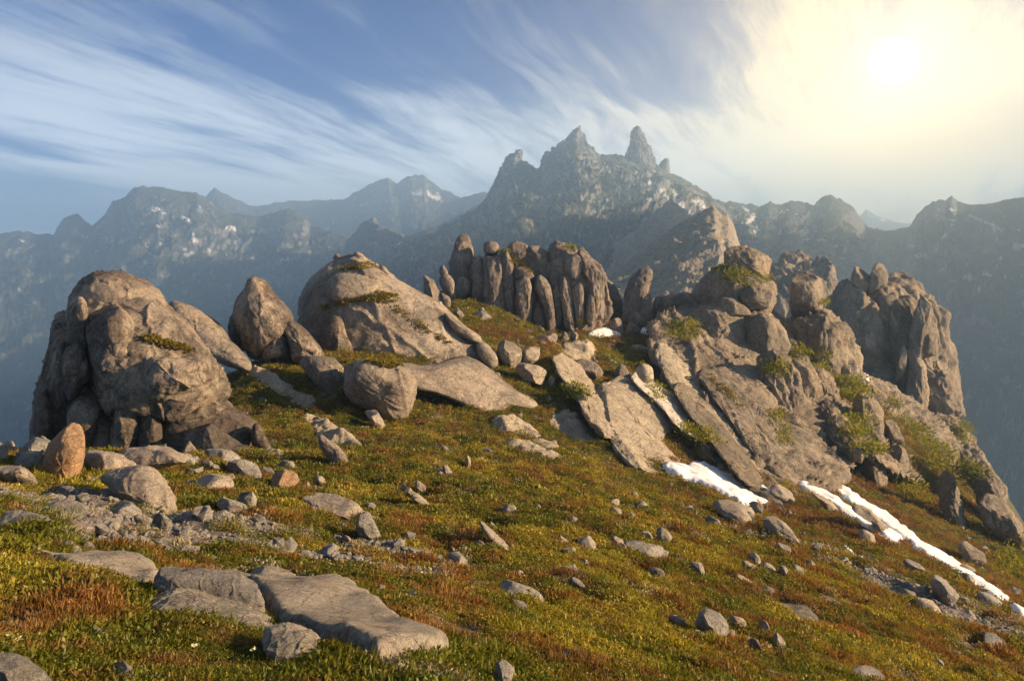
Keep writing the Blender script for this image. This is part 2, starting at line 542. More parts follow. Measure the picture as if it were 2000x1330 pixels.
M['tan'] = rock_mat('granite_tan_boulder', (0.40, 0.25, 0.135), (0.32, 0.195, 0.105), stain_amt=.25, lichen_amt=.15, scale=4.0, bump=1.1, streak=.6, warm=(.5, .29, .14), warm_amt=.5)
M['bed'] = rock_mat('granite_foreground_slab', (0.37, 0.32, 0.245), (0.29, 0.25, 0.195), stain=(.10, .095, .085), stain_amt=.45, lichen=(.40, .37, .28), lichen_amt=.45, scale=7.0, bump=1.2, streak=0)

M['pale'] = rock_mat('granite_washed_slab', (0.66, 0.60, 0.50), (0.54, 0.48, 0.39), stain_amt=.12, lichen_amt=.1, scale=1.2)

def ground_mat():
    m, t = new_mat('alpine_turf')
    g = t.node('ShaderNodeNewGeometry')
    pos = (g, 'Position')
    a = t.node('ShaderNodeAttribute', attribute_name='turf')
    n = t.noise(pos, 5.0, 8, .7)
    n2 = t.noise(pos, 38.0, 5, .7)
    col = t.mix(0.9, (a, 'Color'), t.ramp(n, [(.30, .35), (.50, .9), (.72, 1.5)]), 'MULTIPLY')
    col = t.mix(0.8, col, t.ramp(n2, [(.30, .45), (.52, 1.0), (.72, 1.5)]), 'MULTIPLY')
    b1 = t.node('ShaderNodeBump', {'Height': n, 'Strength': .9, 'Distance': .16})
    b2 = t.node('ShaderNodeBump', {'Height': n2, 'Strength': .8, 'Distance': .03, 'Normal': b1})
    finish(t, col, .95, b2, .1)
    return m
M['turf'] = ground_mat()

def leaf_mat(name, mul=(1, 1, 1)):
    m, t = new_mat(name)
    a = t.node('ShaderNodeAttribute', attribute_name='tint', attribute_type='INSTANCER')
    lv = t.node('ShaderNodeAttribute', attribute_name='shade')
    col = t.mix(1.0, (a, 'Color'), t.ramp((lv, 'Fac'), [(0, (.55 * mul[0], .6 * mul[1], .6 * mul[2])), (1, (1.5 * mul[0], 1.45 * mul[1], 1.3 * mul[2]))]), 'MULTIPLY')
    d = t.node('ShaderNodeBsdfDiffuse', {'Color': col})
    tr = t.node('ShaderNodeBsdfTranslucent', {'Color': t.mix(1.0, col, (1.25, 1.2, .7), 'MULTIPLY')})
    gl = t.node('ShaderNodeBsdfGlossy', {'Color': (1, 1, 1, 1), 'Roughness': .45})
    mx = t.node('ShaderNodeMixShader', {0: .32, 1: d, 2: tr})
    mx2 = t.node('ShaderNodeMixShader', {0: .012, 1: mx, 2: gl})
    t.node('ShaderNodeOutputMaterial', {'Surface': mx2})
    return m
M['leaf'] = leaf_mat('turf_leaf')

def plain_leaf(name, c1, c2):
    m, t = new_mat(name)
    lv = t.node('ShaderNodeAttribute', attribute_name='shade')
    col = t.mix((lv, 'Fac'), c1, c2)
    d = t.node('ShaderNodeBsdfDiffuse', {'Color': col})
    tr = t.node('ShaderNodeBsdfTranslucent', {'Color': t.mix(1.0, col, (1.3, 1.2, .6), 'MULTIPLY')})
    mx = t.node('ShaderNodeMixShader', {0: .38, 1: d, 2: tr})
    t.node('ShaderNodeOutputMaterial', {'Surface': mx})
    return m
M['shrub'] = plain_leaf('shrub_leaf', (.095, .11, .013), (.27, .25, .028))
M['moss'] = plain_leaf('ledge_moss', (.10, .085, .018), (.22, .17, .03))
M['petal'] = plain_leaf('pale_petal', (.62, .58, .32), (.80, .78, .55))
def twig():
    m, t = new_mat('twig')
    finish(t, t.mix(t.noise((t.node('ShaderNodeNewGeometry'), 'Position'), 9, 3), (.10, .06, .03), (.2, .13, .07)), .9)
    return m
M['twig'] = twig()

def snow_mat():
    m, t = new_mat('old_snow')
    g = t.node('ShaderNodeNewGeometry')
    n = t.noise((g, 'Position'), .8, 6, .6)
    col = t.mix(t.ramp(n, [(.4, 0.0), (.75, 1.0)]), (.80, .80, .80), (.66, .64, .60))
    nb = t.noise((g, 'Position'), 2.2, 5, .6)
    b = t.node('ShaderNodeBump', {'Height': nb, 'Strength': .5, 'Distance': .12})
    finish(t, col, .6, b, .25)
    return m
M['snow'] = snow_mat()

def mountain_mat(name, rock1, rock2, green, scale, green_lo=.55, green_amt=.8):
    m, t = new_mat(name)
    g = t.node('ShaderNodeNewGeometry')
    pos = (g, 'Position')
    v = t.vmath('SCALE', pos, scale)
    mp = t.node('ShaderNodeMapping', {'Vector': v, 'Rotation': (R(12), R(20), R(30)), 'Scale': (1, 1, .45)})
    n1 = t.noise(mp, 1.2, 8, .68, .6)
    col = t.mix(t.ramp(n1, [(.36, 0.0), (.62, 1.0)]), rock1, rock2)
    nz = t.node('ShaderNodeSeparateXYZ', {0: (g, 'Normal')})
    n2 = t.noise(v, 2.2, 7, .7)
    sl = t.math('ADD', (nz, 2), t.math('MULTIPLY', t.math('SUBTRACT', n2, .5), 1.6))
    gr = t.node('ShaderNodeMapRange', {'Value': sl, 'From Min': green_lo, 'From Max': green_lo + .14})
    col = t.mix(t.math('MULTIPLY', gr, green_amt), col, green)
    tal = t.noise(v, 14.0, 5, .72)
    col = t.mix(0.7, col, t.ramp(tal, [(.34, .6), (.5, .95), (.62, 1.15), (.70, 1.4)]), 'MULTIPLY')
    sn = t.node('ShaderNodeAttribute', attribute_name='snow')
    col = t.mix((sn, 'Fac'), col, (.82, .83, .85))
    nb = t.noise(v, 3.0, 9, .66, .3)
    nb2 = t.noise(v, 16.0, 6, .7)
    b = t.node('ShaderNodeBump', {'Height': nb, 'Strength': .8, 'Distance': .55 / scale})
    b2 = t.node('ShaderNodeBump', {'Height': nb2, 'Strength': .7, 'Distance': .12 / scale, 'Normal': b})
    finish(t, col, .95, b2, .1)
    return m
M['mtn'] = mountain_mat('mountain_rock', (.17, .17, .17), (.30, .30, .30), (.055, .075, .04), .035)
M['mtn_near'] = mountain_mat('spur_rock', (.30, .26, .20), (.42, .36, .28), (.12, .11, .04), .12, .80, .35)
M['mtn_far'] = mountain_mat('far_rock', (.17, .17, .16), (.25, .245, .23), (.05, .065, .03), .02)
M['valley'] = mountain_mat('valley_forest', (.03, .045, .03), (.045, .06, .03), (.02, .04, .018), .04, .3)

# ------------------------------------------------------------------ turf colours
HITS = {}
def blob_mask(x, y, cx, cy, rx, ry, rot=0.0):
    c, s = math.cos(rot), math.sin(rot)
    u = ((x - cx) * c + (y - cy) * s) / rx
    v = (-(x - cx) * s + (y - cy) * c) / ry
    return np.clip(1.5 - np.hypot(u, v), 0, 1)
_GRAVEL = []
for (px, py, rx, ry, rot) in [(330, 1040, 1.3, 1.0, 0), (470, 1025, 1.2, .6, -.3), (250, 1010, 1.3, 1.0, 0), (120, 975, 1.3, .8, 0), (620, 1088, 1.7, .35, -.35), (800, 1085, 1.6, .3, -.4), (230, 1060, .8, .5, 0),
                              (1850, 1195, 2.2, 1.3, -.4), (1740, 1135, 2.5, 1.0, -.4), (1560, 1060, 3, .8, -.4)]:
    h = hit(px, py)
    _GRAVEL.append((h[0], h[1], rx, ry, rot))
_RUST = []
for (px, py, rx, ry, rot) in [(1250, 870, 6, 3, -.6), (1560, 1010, 7, 2.4, -.5), (1900, 1130, 7, 2.2, -.5), (1180, 640, 8, 6, 0), (860, 1040, 2.2, 1.0, -.4), (1640, 900, 8, 4, -.5), (1750, 1010, 8, 2.5, -.5), (1000, 660, 8, 4, 0)]:
    h = hit(px, py)
    _RUST.append((h[0], h[1], rx, ry, rot))
def turf_colour(x, y):
    Pn = np.c_[x, y, np.zeros_like(x)]
    r = np.hypot(x, y)
    a = fbm(Pn / 2.6, 4, .6) + .3 * fbm(Pn / 11 + 3, 3)
    b = fbm(Pn / 1.2 + 20, 4, .6) + .35 * fbm(Pn / 7 + 8, 3)
    c = fbm(Pn / 0.7 + 50, 3, .6)
    green = np.array([.105, .108, .013])
    lime = np.array([.245, .205, .026])
    rust = np.array([.190, .098, .030])
    brown = np.array([.165, .10, .032])
    def lerp(c0, c1, f):
        return c0 + (c1 - c0) * np.clip(f, 0, 1)[:, None]
    col = np.tile(green, (len(x), 1))
    col = lerp(col, lime, (a + .12) * 1.9)
    ru = (b - .16) * 2.4
    ru = ru + np.clip((x - 2) / 22, 0, .55)
    for m in _RUST:
        ru = ru + 1.3 * blob_mask(x, y, *m)
    col = lerp(col, rust, ru * .9)
    col = lerp(col, brown, (c - .15) * 2.0)
    gm = np.zeros(len(x))
    for m in _GRAVEL:
        gm = np.maximum(gm, blob_mask(x, y, *m))
    gm = np.clip(gm * 1.6 + c * .9 - .25, 0, 1) * (gm > 0.02)
    gm = np.maximum(gm, np.clip((fbm(Pn / 1.7 + 77, 4, .6) - .52) * 5, 0, .8))
    col = lerp(col, np.array([.33, .285, .245]), gm)
    return col, gm

# near ridge, a polar sheet that is finest close to the camera
nr, na = 440, 620
rad = np.geomspace(1.2, 330, nr)
azs = np.concatenate([np.linspace(-110, -42, 50, endpoint=False), np.linspace(-42, 42, 520, endpoint=False), np.linspace(42, 110, 50)])
na = len(azs)
A, Rr = np.meshgrid(np.radians(azs), rad)
X, Yv = (Rr * np.sin(A)).ravel(), (Rr * np.cos(A)).ravel()
Z = ground_z(X, Yv)
V = np.c_[X, Yv, Z]
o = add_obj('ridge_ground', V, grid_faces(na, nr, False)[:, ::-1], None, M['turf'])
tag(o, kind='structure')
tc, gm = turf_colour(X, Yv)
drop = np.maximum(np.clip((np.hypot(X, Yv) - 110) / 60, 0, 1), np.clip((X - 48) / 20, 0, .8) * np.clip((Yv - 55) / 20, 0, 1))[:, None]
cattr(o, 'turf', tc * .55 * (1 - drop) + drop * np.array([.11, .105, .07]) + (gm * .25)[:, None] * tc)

# ------------------------------------------------------------------ valley and mountains
def valley():
    n = 170
    x, y = np.meshgrid(np.linspace(-4150, 2550, n), np.linspace(-460, 5250, n))
    x, y = x.ravel(), y.ravel()
    r = np.hypot(x, y)
    z = -520 + 40 * fbm(np.c_[x, y, 0 * x] / 700, 4)
    z = z + 300 * np.exp(-(r / 330) ** 2) * 0.9
    z = z + np.clip((r - 2600) / 2200, 0, 1) * (330 + 160 * fbm(np.c_[x, y, 0 * x] / 900 + 3, 5))
    o = add_obj('valley_ground', np.c_[x, y, z], grid_faces(n, n, False), None, M['valley'])
    vattr(o, 'snow', np.zeros(len(x)))
    tag(o, kind='structure')
valley()

def mountain(name, ridge, foot, mat, nu=280, nv=100, amp=40, wl=260, jag=6, steep=1.5, back=(600, -500), snow=(), seed=1, sn_noise=0.0, yamp=0.0, tal=1.0):
    """ridge: frame points + distance of the crest; foot: the same for the bottom of the face; a back slope closes it"""
    ridge = np.array(ridge, float)
    foot = np.array(foot, float)
    x0, x1 = ridge[0, 0], ridge[-1, 0]
    px = np.linspace(x0, x1, nu)
    rp = np.interp(px, ridge[:, 0], ridge[:, 1])
    rY = np.interp(px, ridge[:, 0], ridge[:, 2])
    s = np.linspace(0, 1, nu)
    fs = np.linspace(0, 1, len(foot)) if foot.shape[1] == 3 else foot[:, 3]
    fx, fy, fY = (np.interp(s, fs, foot[:, k]) for k in range(3))
    top = np.c_[(px - 1000) / FPX * rY, rY, -(rp - HY) / FPX * rY]
    bot = np.c_[(fx - 1000) / FPX * fY, fY, -(fy - HY) / FPX * fY]
    bk = top + np.array([0, back[0], back[1]])
    nb = 24
    v = np.linspace(0, 1, nv) ** 1.15
    rows = []
    for k in range(nb):
        q = 1 - k / nb
        rows.append(top * (1 - q) + bk * q)
    for t in v:
        hz = 1 - (1 - t) ** steep                # steep near the crest
        rr = top + (bot - top) * t
        rr[:, 2] = top[:, 2] + (bot[:, 2] - top[:, 2]) * hz
        rows.append(rr)
    V = np.array(rows)
    tt = np.concatenate([-np.linspace(1, 0, nb, endpoint=False), v])
    m = len(tt)
    F = V.reshape(-1, 3)
    Q = grid_faces(nu, m, False)
    N = normals(F, Q)
    if N[:, 2].mean() < 0:
        N, Q = -N, Q[:, ::-1]
    tv = np.repeat(tt, nu)
    env = np.clip(np.abs(tv) / .18, .12, 1)
    so = np.array([seed * 7.1, seed * 3.3, seed])
    U = F / wl
    U = U + 0.35 * np.stack([gnoise(U + so), gnoise(U + so + 31), gnoise(U + so + 57)], 1)
    h = (ridged(U * np.array([1, .8, .55]) + so, 6, .52) - .58) * amp * 2.0 * env
    h = h + amp * .32 * fbm(F / wl * 5 + so, 5, .58) * np.clip(env, .3, 1)
    h = h + amp * .16 * tal * fbm(F / wl * 22 + so, 4, .62) * np.clip(env, .35, 1)
    F = F + N * h[:, None]
    crest = np.exp(-np.abs(tv) / .05)
    F[:, 2] += jag * crest * (fbm(np.c_[F[:, 0] / (jag * 5), 0 * tv + seed, 0 * tv], 4, .6) + .5 * ridged(np.c_[F[:, 0] / (jag * 2.2), 0 * tv + seed, 0 * tv], 2) - .3)
    o = add_obj(name, F, Q, None, mat)
    ppx = 1000 + FPX * F[:, 0] / F[:, 1]
    ppy = HY - FPX * F[:, 2] / F[:, 1]
    sn = np.zeros(len(F))
    wob = np.stack([fbm(F / wl * 9 + 3, 3), fbm(F / wl * 9 + 33, 3)], 1)
    pp = np.c_[ppx, ppy] + wob * 5
    frontside = tv >= -0.02
    for line, wd in snow:
        dd = seg_dist(pp, np.array(line, float).reshape(-1, 2))
        sn = np.maximum(sn, np.clip((wd - dd) / 1.0 + .5, 0, 1) * frontside)
    if sn_noise:
        q = fbm(np.c_[F[:, 0], F[:, 1], F[:, 2] * 2.5] / wl * 7 + so, 4, .6)
        sn = np.maximum(sn, np.clip((q - (1 - sn_noise)) * 14, 0, 1) * (tv > .03) * np.clip((.55 - tv) / .2, 0, 1))
    vattr(o, 'snow', sn)
    tag(o, kind='structure')
    return o

mountain('far_mountain_ridge',
    [(x, y, Y * .86) for x, y, Y in [(380, 400, 4200), (400, 385, 4200), (418, 368, 4200), (440, 380, 4200), (495, 405, 4300), (560, 393, 4400), (620, 392, 4400), (670, 390, 4300), (720, 362, 4200), (757, 346, 4100), (775, 358, 4100), (800, 341, 4100), (828, 342, 4100), (860, 368, 4100), (900, 387, 4000), (945, 376, 3800), (960, 382, 3700), (1000, 420, 3500), (1040, 450, 3400)]],
    [(440, 560, 2400), (650, 560, 2400), (750, 560, 2200), (900, 560, 2100), (1000, 560, 1900)], M['mtn_far'], amp=45, wl=420, jag=6, back=(900, -600), seed=4,
    snow=[([805, 378, 822, 376], 3), ([835, 376, 846, 384, 855, 386], 4), ([855, 378, 862, 392], 2), ([700, 398, 716, 402], 1.6), ([805, 442, 815, 444], 2.5)], sn_noise=.10)
mountain('left_mountain',
    [(-260, 470, 2100), (-60, 460, 2200), (0, 458, 2300), (40, 452, 2300), (75, 457, 2300), (105, 458, 2350), (115, 440, 2350), (130, 424, 2350), (150, 419, 2350), (168, 434, 2350), (180, 440, 2350), (205, 420, 2350), (216, 403, 2350), (220, 393, 2350), (245, 384, 2350), (262, 368, 2350), (280, 364, 2350), (320, 367, 2350), (345, 373, 2350), (385, 377, 2350), (410, 392, 2350), (425, 402, 2350), (450, 415, 2350), (500, 424, 2350), (535, 415, 2350), (560, 408, 2350), (590, 415, 2350), (605, 440, 2300), (640, 452, 2200), (700, 470, 2100), (760, 500, 2000), (820, 540, 1900)],
    [(-500, 1000, 900), (0, 930, 1000), (200, 880, 1050), (420, 780, 1150), (600, 700, 1200), (780, 620, 1250)], M['mtn'], nu=470, nv=170, amp=30, wl=200, jag=5, steep=1.25, back=(700, -600), seed=2,
    snow=[([292, 408, 322, 413], 2.5), ([355, 426, 370, 433], 2.5), ([375, 462, 380, 468], 4), ([445, 446, 458, 447], 3), ([462, 474, 472, 473], 3), ([205, 464, 218, 466], 2), ([232, 474, 246, 470], 2.5), ([284, 479, 287, 482], 2), ([310, 440, 316, 443], 2), ([362, 498, 375, 494], 2.5), ([40, 470, 46, 470], 2), ([160, 462, 170, 463], 1.6), ([545, 508, 565, 506], 2), ([405, 486, 410, 488], 2)], sn_noise=.15)
mountain('valley_spur', [(620, 640, 1500), (680, 470, 1700), (712, 432, 1800), (730, 425, 1850), (745, 440, 1850), (790, 462, 1900), (860, 440, 2000), (930, 400, 2200), (960, 385, 2300), (1000, 395, 2300)],
    [(600, 760, 900), (800, 700, 900), (1000, 640, 1000)], M['mtn'], nu=240, nv=110, amp=26, wl=170, jag=5, steep=1.2, seed=9, snow=[([742, 445, 750, 446], 2.5), ([775, 478, 782, 474], 2.5)])
mountain('right_mountain',
    [(1330, 420, 2100), (1380, 388, 2150), (1400, 392, 2200), (1450, 398, 2250), (1490, 402, 2300), (1505, 392, 2300), (1525, 400, 2300), (1545, 393, 2300), (1570, 395, 2300), (1590, 402, 2300), (1602, 388, 2300), (1622, 382, 2300), (1645, 390, 2300), (1665, 405, 2300), (1680, 424, 2300), (1695, 446, 2320), (1710, 448, 2350), (1730, 452, 2400), (1755, 448, 2400), (1776, 446, 2400), (1785, 430, 2350), (1800, 410, 2300), (1825, 392, 2300), (1850, 390, 2300), (1858, 383, 2300), (1870, 394, 2300), (1900, 400, 2250), (1930, 400, 2200), (1960, 390, 2150), (2000, 384, 2100), (2100, 350, 2000), (2300, 260, 1800)],
    [(1250, 620, 900), (1450, 700, 950), (1700, 900, 900), (1850, 1050, 850), (2050, 1250, 800), (2500, 1500, 700)], M['mtn'], nu=470, nv=170, amp=30, wl=190, jag=5, steep=1.25, back=(700, -600), seed=12,
    snow=[([1424, 428, 1440, 425], 3.5), ([1458, 435, 1470, 428, 1471, 421], 3.5), ([1455, 458, 1465, 460], 3), ([1473, 455, 1478, 450], 3), ([1562, 473, 1580, 465], 2), ([1598, 470, 1612, 470], 2), ([1630, 480, 1634, 482], 1.8), ([1452, 405, 1463, 412], 2),
          ([1850, 408, 1866, 413], 1.6), ([1893, 420, 1925, 435, 1958, 452], 2.0), ([1858, 430, 1862, 432], 3), ([1840, 460, 1850, 458], 2), ([1985, 480, 2010, 482], 5), ([1792, 500, 1815, 500], 2.5), ([1803, 494, 1808, 500], 2), ([1775, 480, 1786, 481], 2), ([1865, 690, 1880, 702], 1.6), ([1882, 703, 1895, 714], 2), ([1885, 540, 1905, 543], 2), ([1920, 533, 1935, 537], 2), ([1838, 525, 1845, 520], 2)], sn_noise=.2)
mountain('far_right_peak', [(1640, 470, 4500), (1680, 424, 4600), (1692, 409, 4600), (1715, 422, 4600), (1750, 435, 4600), (1772, 437, 4600), (1800, 432, 4600), (1840, 460, 4500)],
    [(1640, 520, 3500), (1850, 520, 3500)], M['mtn_far'], nu=160, nv=60, amp=30, wl=300, jag=4, seed=22, snow=[([1722, 430, 1728, 432], 2)])
# the serrated peak: a broad pyramid with rock towers standing on its crest
mountain('serrated_peak',
    [(560, 640, 1050), (700, 540, 1250), (780, 485, 1400), (860, 445, 1500), (925, 410, 1600), (950, 385, 1650), (965, 350, 1680), (985, 325, 1700), (1000, 312, 1700), (1030, 322, 1700), (1050, 330, 1700), (1062, 312, 1700), (1080, 300, 1700), (1100, 285, 1700), (1125, 272, 1700), (1150, 285, 1700), (1170, 302, 1700), (1215, 306, 1720), (1240, 312, 1750), (1285, 322, 1750), (1300, 335, 1750), (1330, 345, 1760), (1355, 360, 1780), (1385, 378, 1800), (1410, 400, 1820), (1450, 440, 1850), (1520, 500, 1900)],
    [(560, 720, 620), (900, 640, 560), (1100, 600, 540), (1300, 600, 600), (1500, 640, 700)], M['mtn'], nu=520, nv=190, amp=26, wl=150, jag=4, steep=1.35, back=(600, -500), seed=7,
    snow=[([1268, 352, 1280, 360, 1297, 373], 2.2), ([1300, 381, 1308, 388], 2), ([1316, 374, 1330, 386], 2.5), ([1318, 390, 1336, 405], 2.5), ([1355, 390, 1368, 395], 3), ([1368, 400, 1380, 410], 3), ([1345, 417, 1358, 426], 2.5), ([1265, 388, 1270, 391], 1.6), ([1183, 391, 1187, 394], 1.8), ([1148, 410, 1158, 411], 1.6), ([1143, 332, 1144, 333], 1.2)], sn_noise=.07, yamp=1)
mountain('golden_spur',
    [(1060, 640, 330), (1120, 585, 360), (1180, 540, 400), (1240, 500, 430), (1290, 462, 450), (1330, 436, 460), (1360, 419, 465), (1378, 408, 470), (1392, 404, 470), (1408, 416, 470), (1420, 418, 470), (1430, 434, 470), (1438, 455, 470), (1445, 480, 470), (1470, 560, 470), (1500, 640, 470)],
    [(1080, 700, 210), (1250, 700, 220), (1400, 700, 240), (1500, 720, 260)], M['mtn_near'], nu=240, nv=110, amp=3.5, wl=40, jag=1.2, steep=.95, back=(160, -160), seed=15)
mountain('lit_spur',
    [(1210, 470, 800), (1255, 440, 830), (1280, 420, 850), (1298, 402, 860), (1308, 392, 860), (1318, 393, 860), (1330, 410, 860), (1350, 425, 860), (1380, 440, 860), (1430, 480, 860)],
    [(1180, 560, 600), (1300, 560, 600), (1420, 560, 650)], M['mtn_near'], nu=200, nv=110, amp=14, wl=60, jag=3, steep=1.2, back=(160, -160), seed=16, snow=[([1330, 398, 1345, 410], 2)])

# the high shoulder that continues the right-hand mountain outside the frame; the valley lies in its shade
def world_ridge(pts):
    return [(1000 + FPX * x / y, HY - FPX * z / y, y) for x, y, z in pts]
mountain('side_mountain', world_ridge([(1480, 1950, 180), (1330, 1650, 290), (1180, 1300, 315), (1050, 1000, 315), (960, 700, 310), (900, 450, 270), (910, 330, 60)]),
    world_ridge([(1080, 1900, -300), (900, 1500, -330), (760, 1150, -360), (700, 850, -400), (640, 560, -430), (680, 400, -460)]), M['mtn'], nu=160, nv=70, amp=24, wl=200, jag=6, back=(300, -800), seed=31, sn_noise=.08)

peak = bpy.data.objects['serrated_peak']
for pts, Yt, kw in [
    (P(0, 1210, 340, 1216, 320, 1222, 298, 1228, 284, 1231, 268, 1234, 254, 1238, 249, 1244, 246, 1250, 250, 1254, 262, 1261, 270, 1262, 280, 1270, 286, 1274, 300, 1280, 314, 1284, 340, 1250, 355), 1710, dict(T=24)),
    (P(0, 1035, 345, 1056, 322, 1064, 296, 1072, 300, 1078, 290, 1086, 292, 1097, 274, 1103, 276, 1113, 262, 1121, 252, 1126, 250, 1131, 244, 1137, 260, 1143, 270, 1147, 282, 1160, 290, 1172, 305, 1165, 335, 1100, 355), 1690, dict(T=30)),
    (P(0, 948, 392, 966, 352, 984, 316, 992, 304, 1002, 298, 1012, 291, 1020, 293, 1021, 303, 1015, 309, 1026, 316, 1034, 322, 1048, 330, 1040, 370, 980, 405), 1690, dict(T=40)),
    (P(0, 1284, 330, 1290, 318, 1298, 310, 1306, 310, 1308, 325, 1308, 342, 1290, 345), 1740, dict(T=10)),
    (P(0, 1208, 320, 1210, 306, 1214, 305, 1220, 318, 1218, 330), 1720, dict(T=5)),
    (P(0, 1180, 400, 1200, 378, 1225, 352, 1235, 372, 1245, 395, 1258, 408, 1240, 416, 1210, 414), 1400, dict(T=22))]:
    part(peak, 'rock_tower', pts, Yt, M['mtn'], p=1.6, amp=.04, freq=1.6, flute=.09, ff=6, chaikin=0, seed=int(pts[0, 0]), detail=2.2, rough=2.5, joint=.012, jfreq=1.6, jdir=(.3, 0, 1), **kw)

# ------------------------------------------------------------------ helpers for groups
def tor(name, label, cat, base, mat, lobes, group=None, partname='rock_lobe', back=0.0, style=None):
    b = hit_near(*base) if len(base) == 2 else W(*base)
    b = W(*base[:2], b[1] + back)
    e = empty(name, b)
    tag(e, label, cat, group)
    for k, L in enumerate(lobes):
        kw = dict(L[2]) if len(L) > 2 else {}
        nm = kw.pop('name', partname)
        mt = kw.pop('mat', mat)
        for kk, vv in (style or {}).items():
            kw.setdefault(kk, vv)
        kw.setdefault('seed', k + int(base[0]) % 50)
        pts, Yl = np.array(L[0], float), b[1] + L[1]
        y0, y1 = pts[:, 1].min(), pts[:, 1].max()
        T = kw.get('T', 1.0)
        fit, g = kw.pop('fit', False), kw.pop('g', None)
        if fit:                                   # lies along the slope: plane through the ground under its outline
            hp = [(q, hit(*q)) for q in resample(pts, 24, 0)]
            hp = [(q, h[1]) for q, h in hp if h is not None]
            qa = np.array([q for q, _ in hp])
            ya = np.array([y for _, y in hp])
            ctr = pts.mean(0)
            co_ = np.linalg.lstsq(np.c_[np.ones(len(qa)), qa - ctr], ya, rcond=None)[0]
            Yl = co_[0] + L[1]
            kw['grad'] = (co_[1], co_[2])
        elif g is not None:                       # stands on the ground: its front meets the turf at its lower edge
            lowp = pts[pts[:, 1] > y1 - .12 * (y1 - y0)]
            gh = hit_near(lowp[:, 0].mean(), y1 - 2)
            Yl = gh[1] + g * T + kw.get('lean', 0) * (pts[:, 1].mean() - y1) * -gh[1] / FPX
            low = (pts[:, 1] - y0) / (y1 - y0)
            pts[:, 1] += np.clip((low - .5) / .5, 0, 1) * .16 * (y1 - y0)
        part(e, nm, pts, Yl, mt, **kw)
    return e

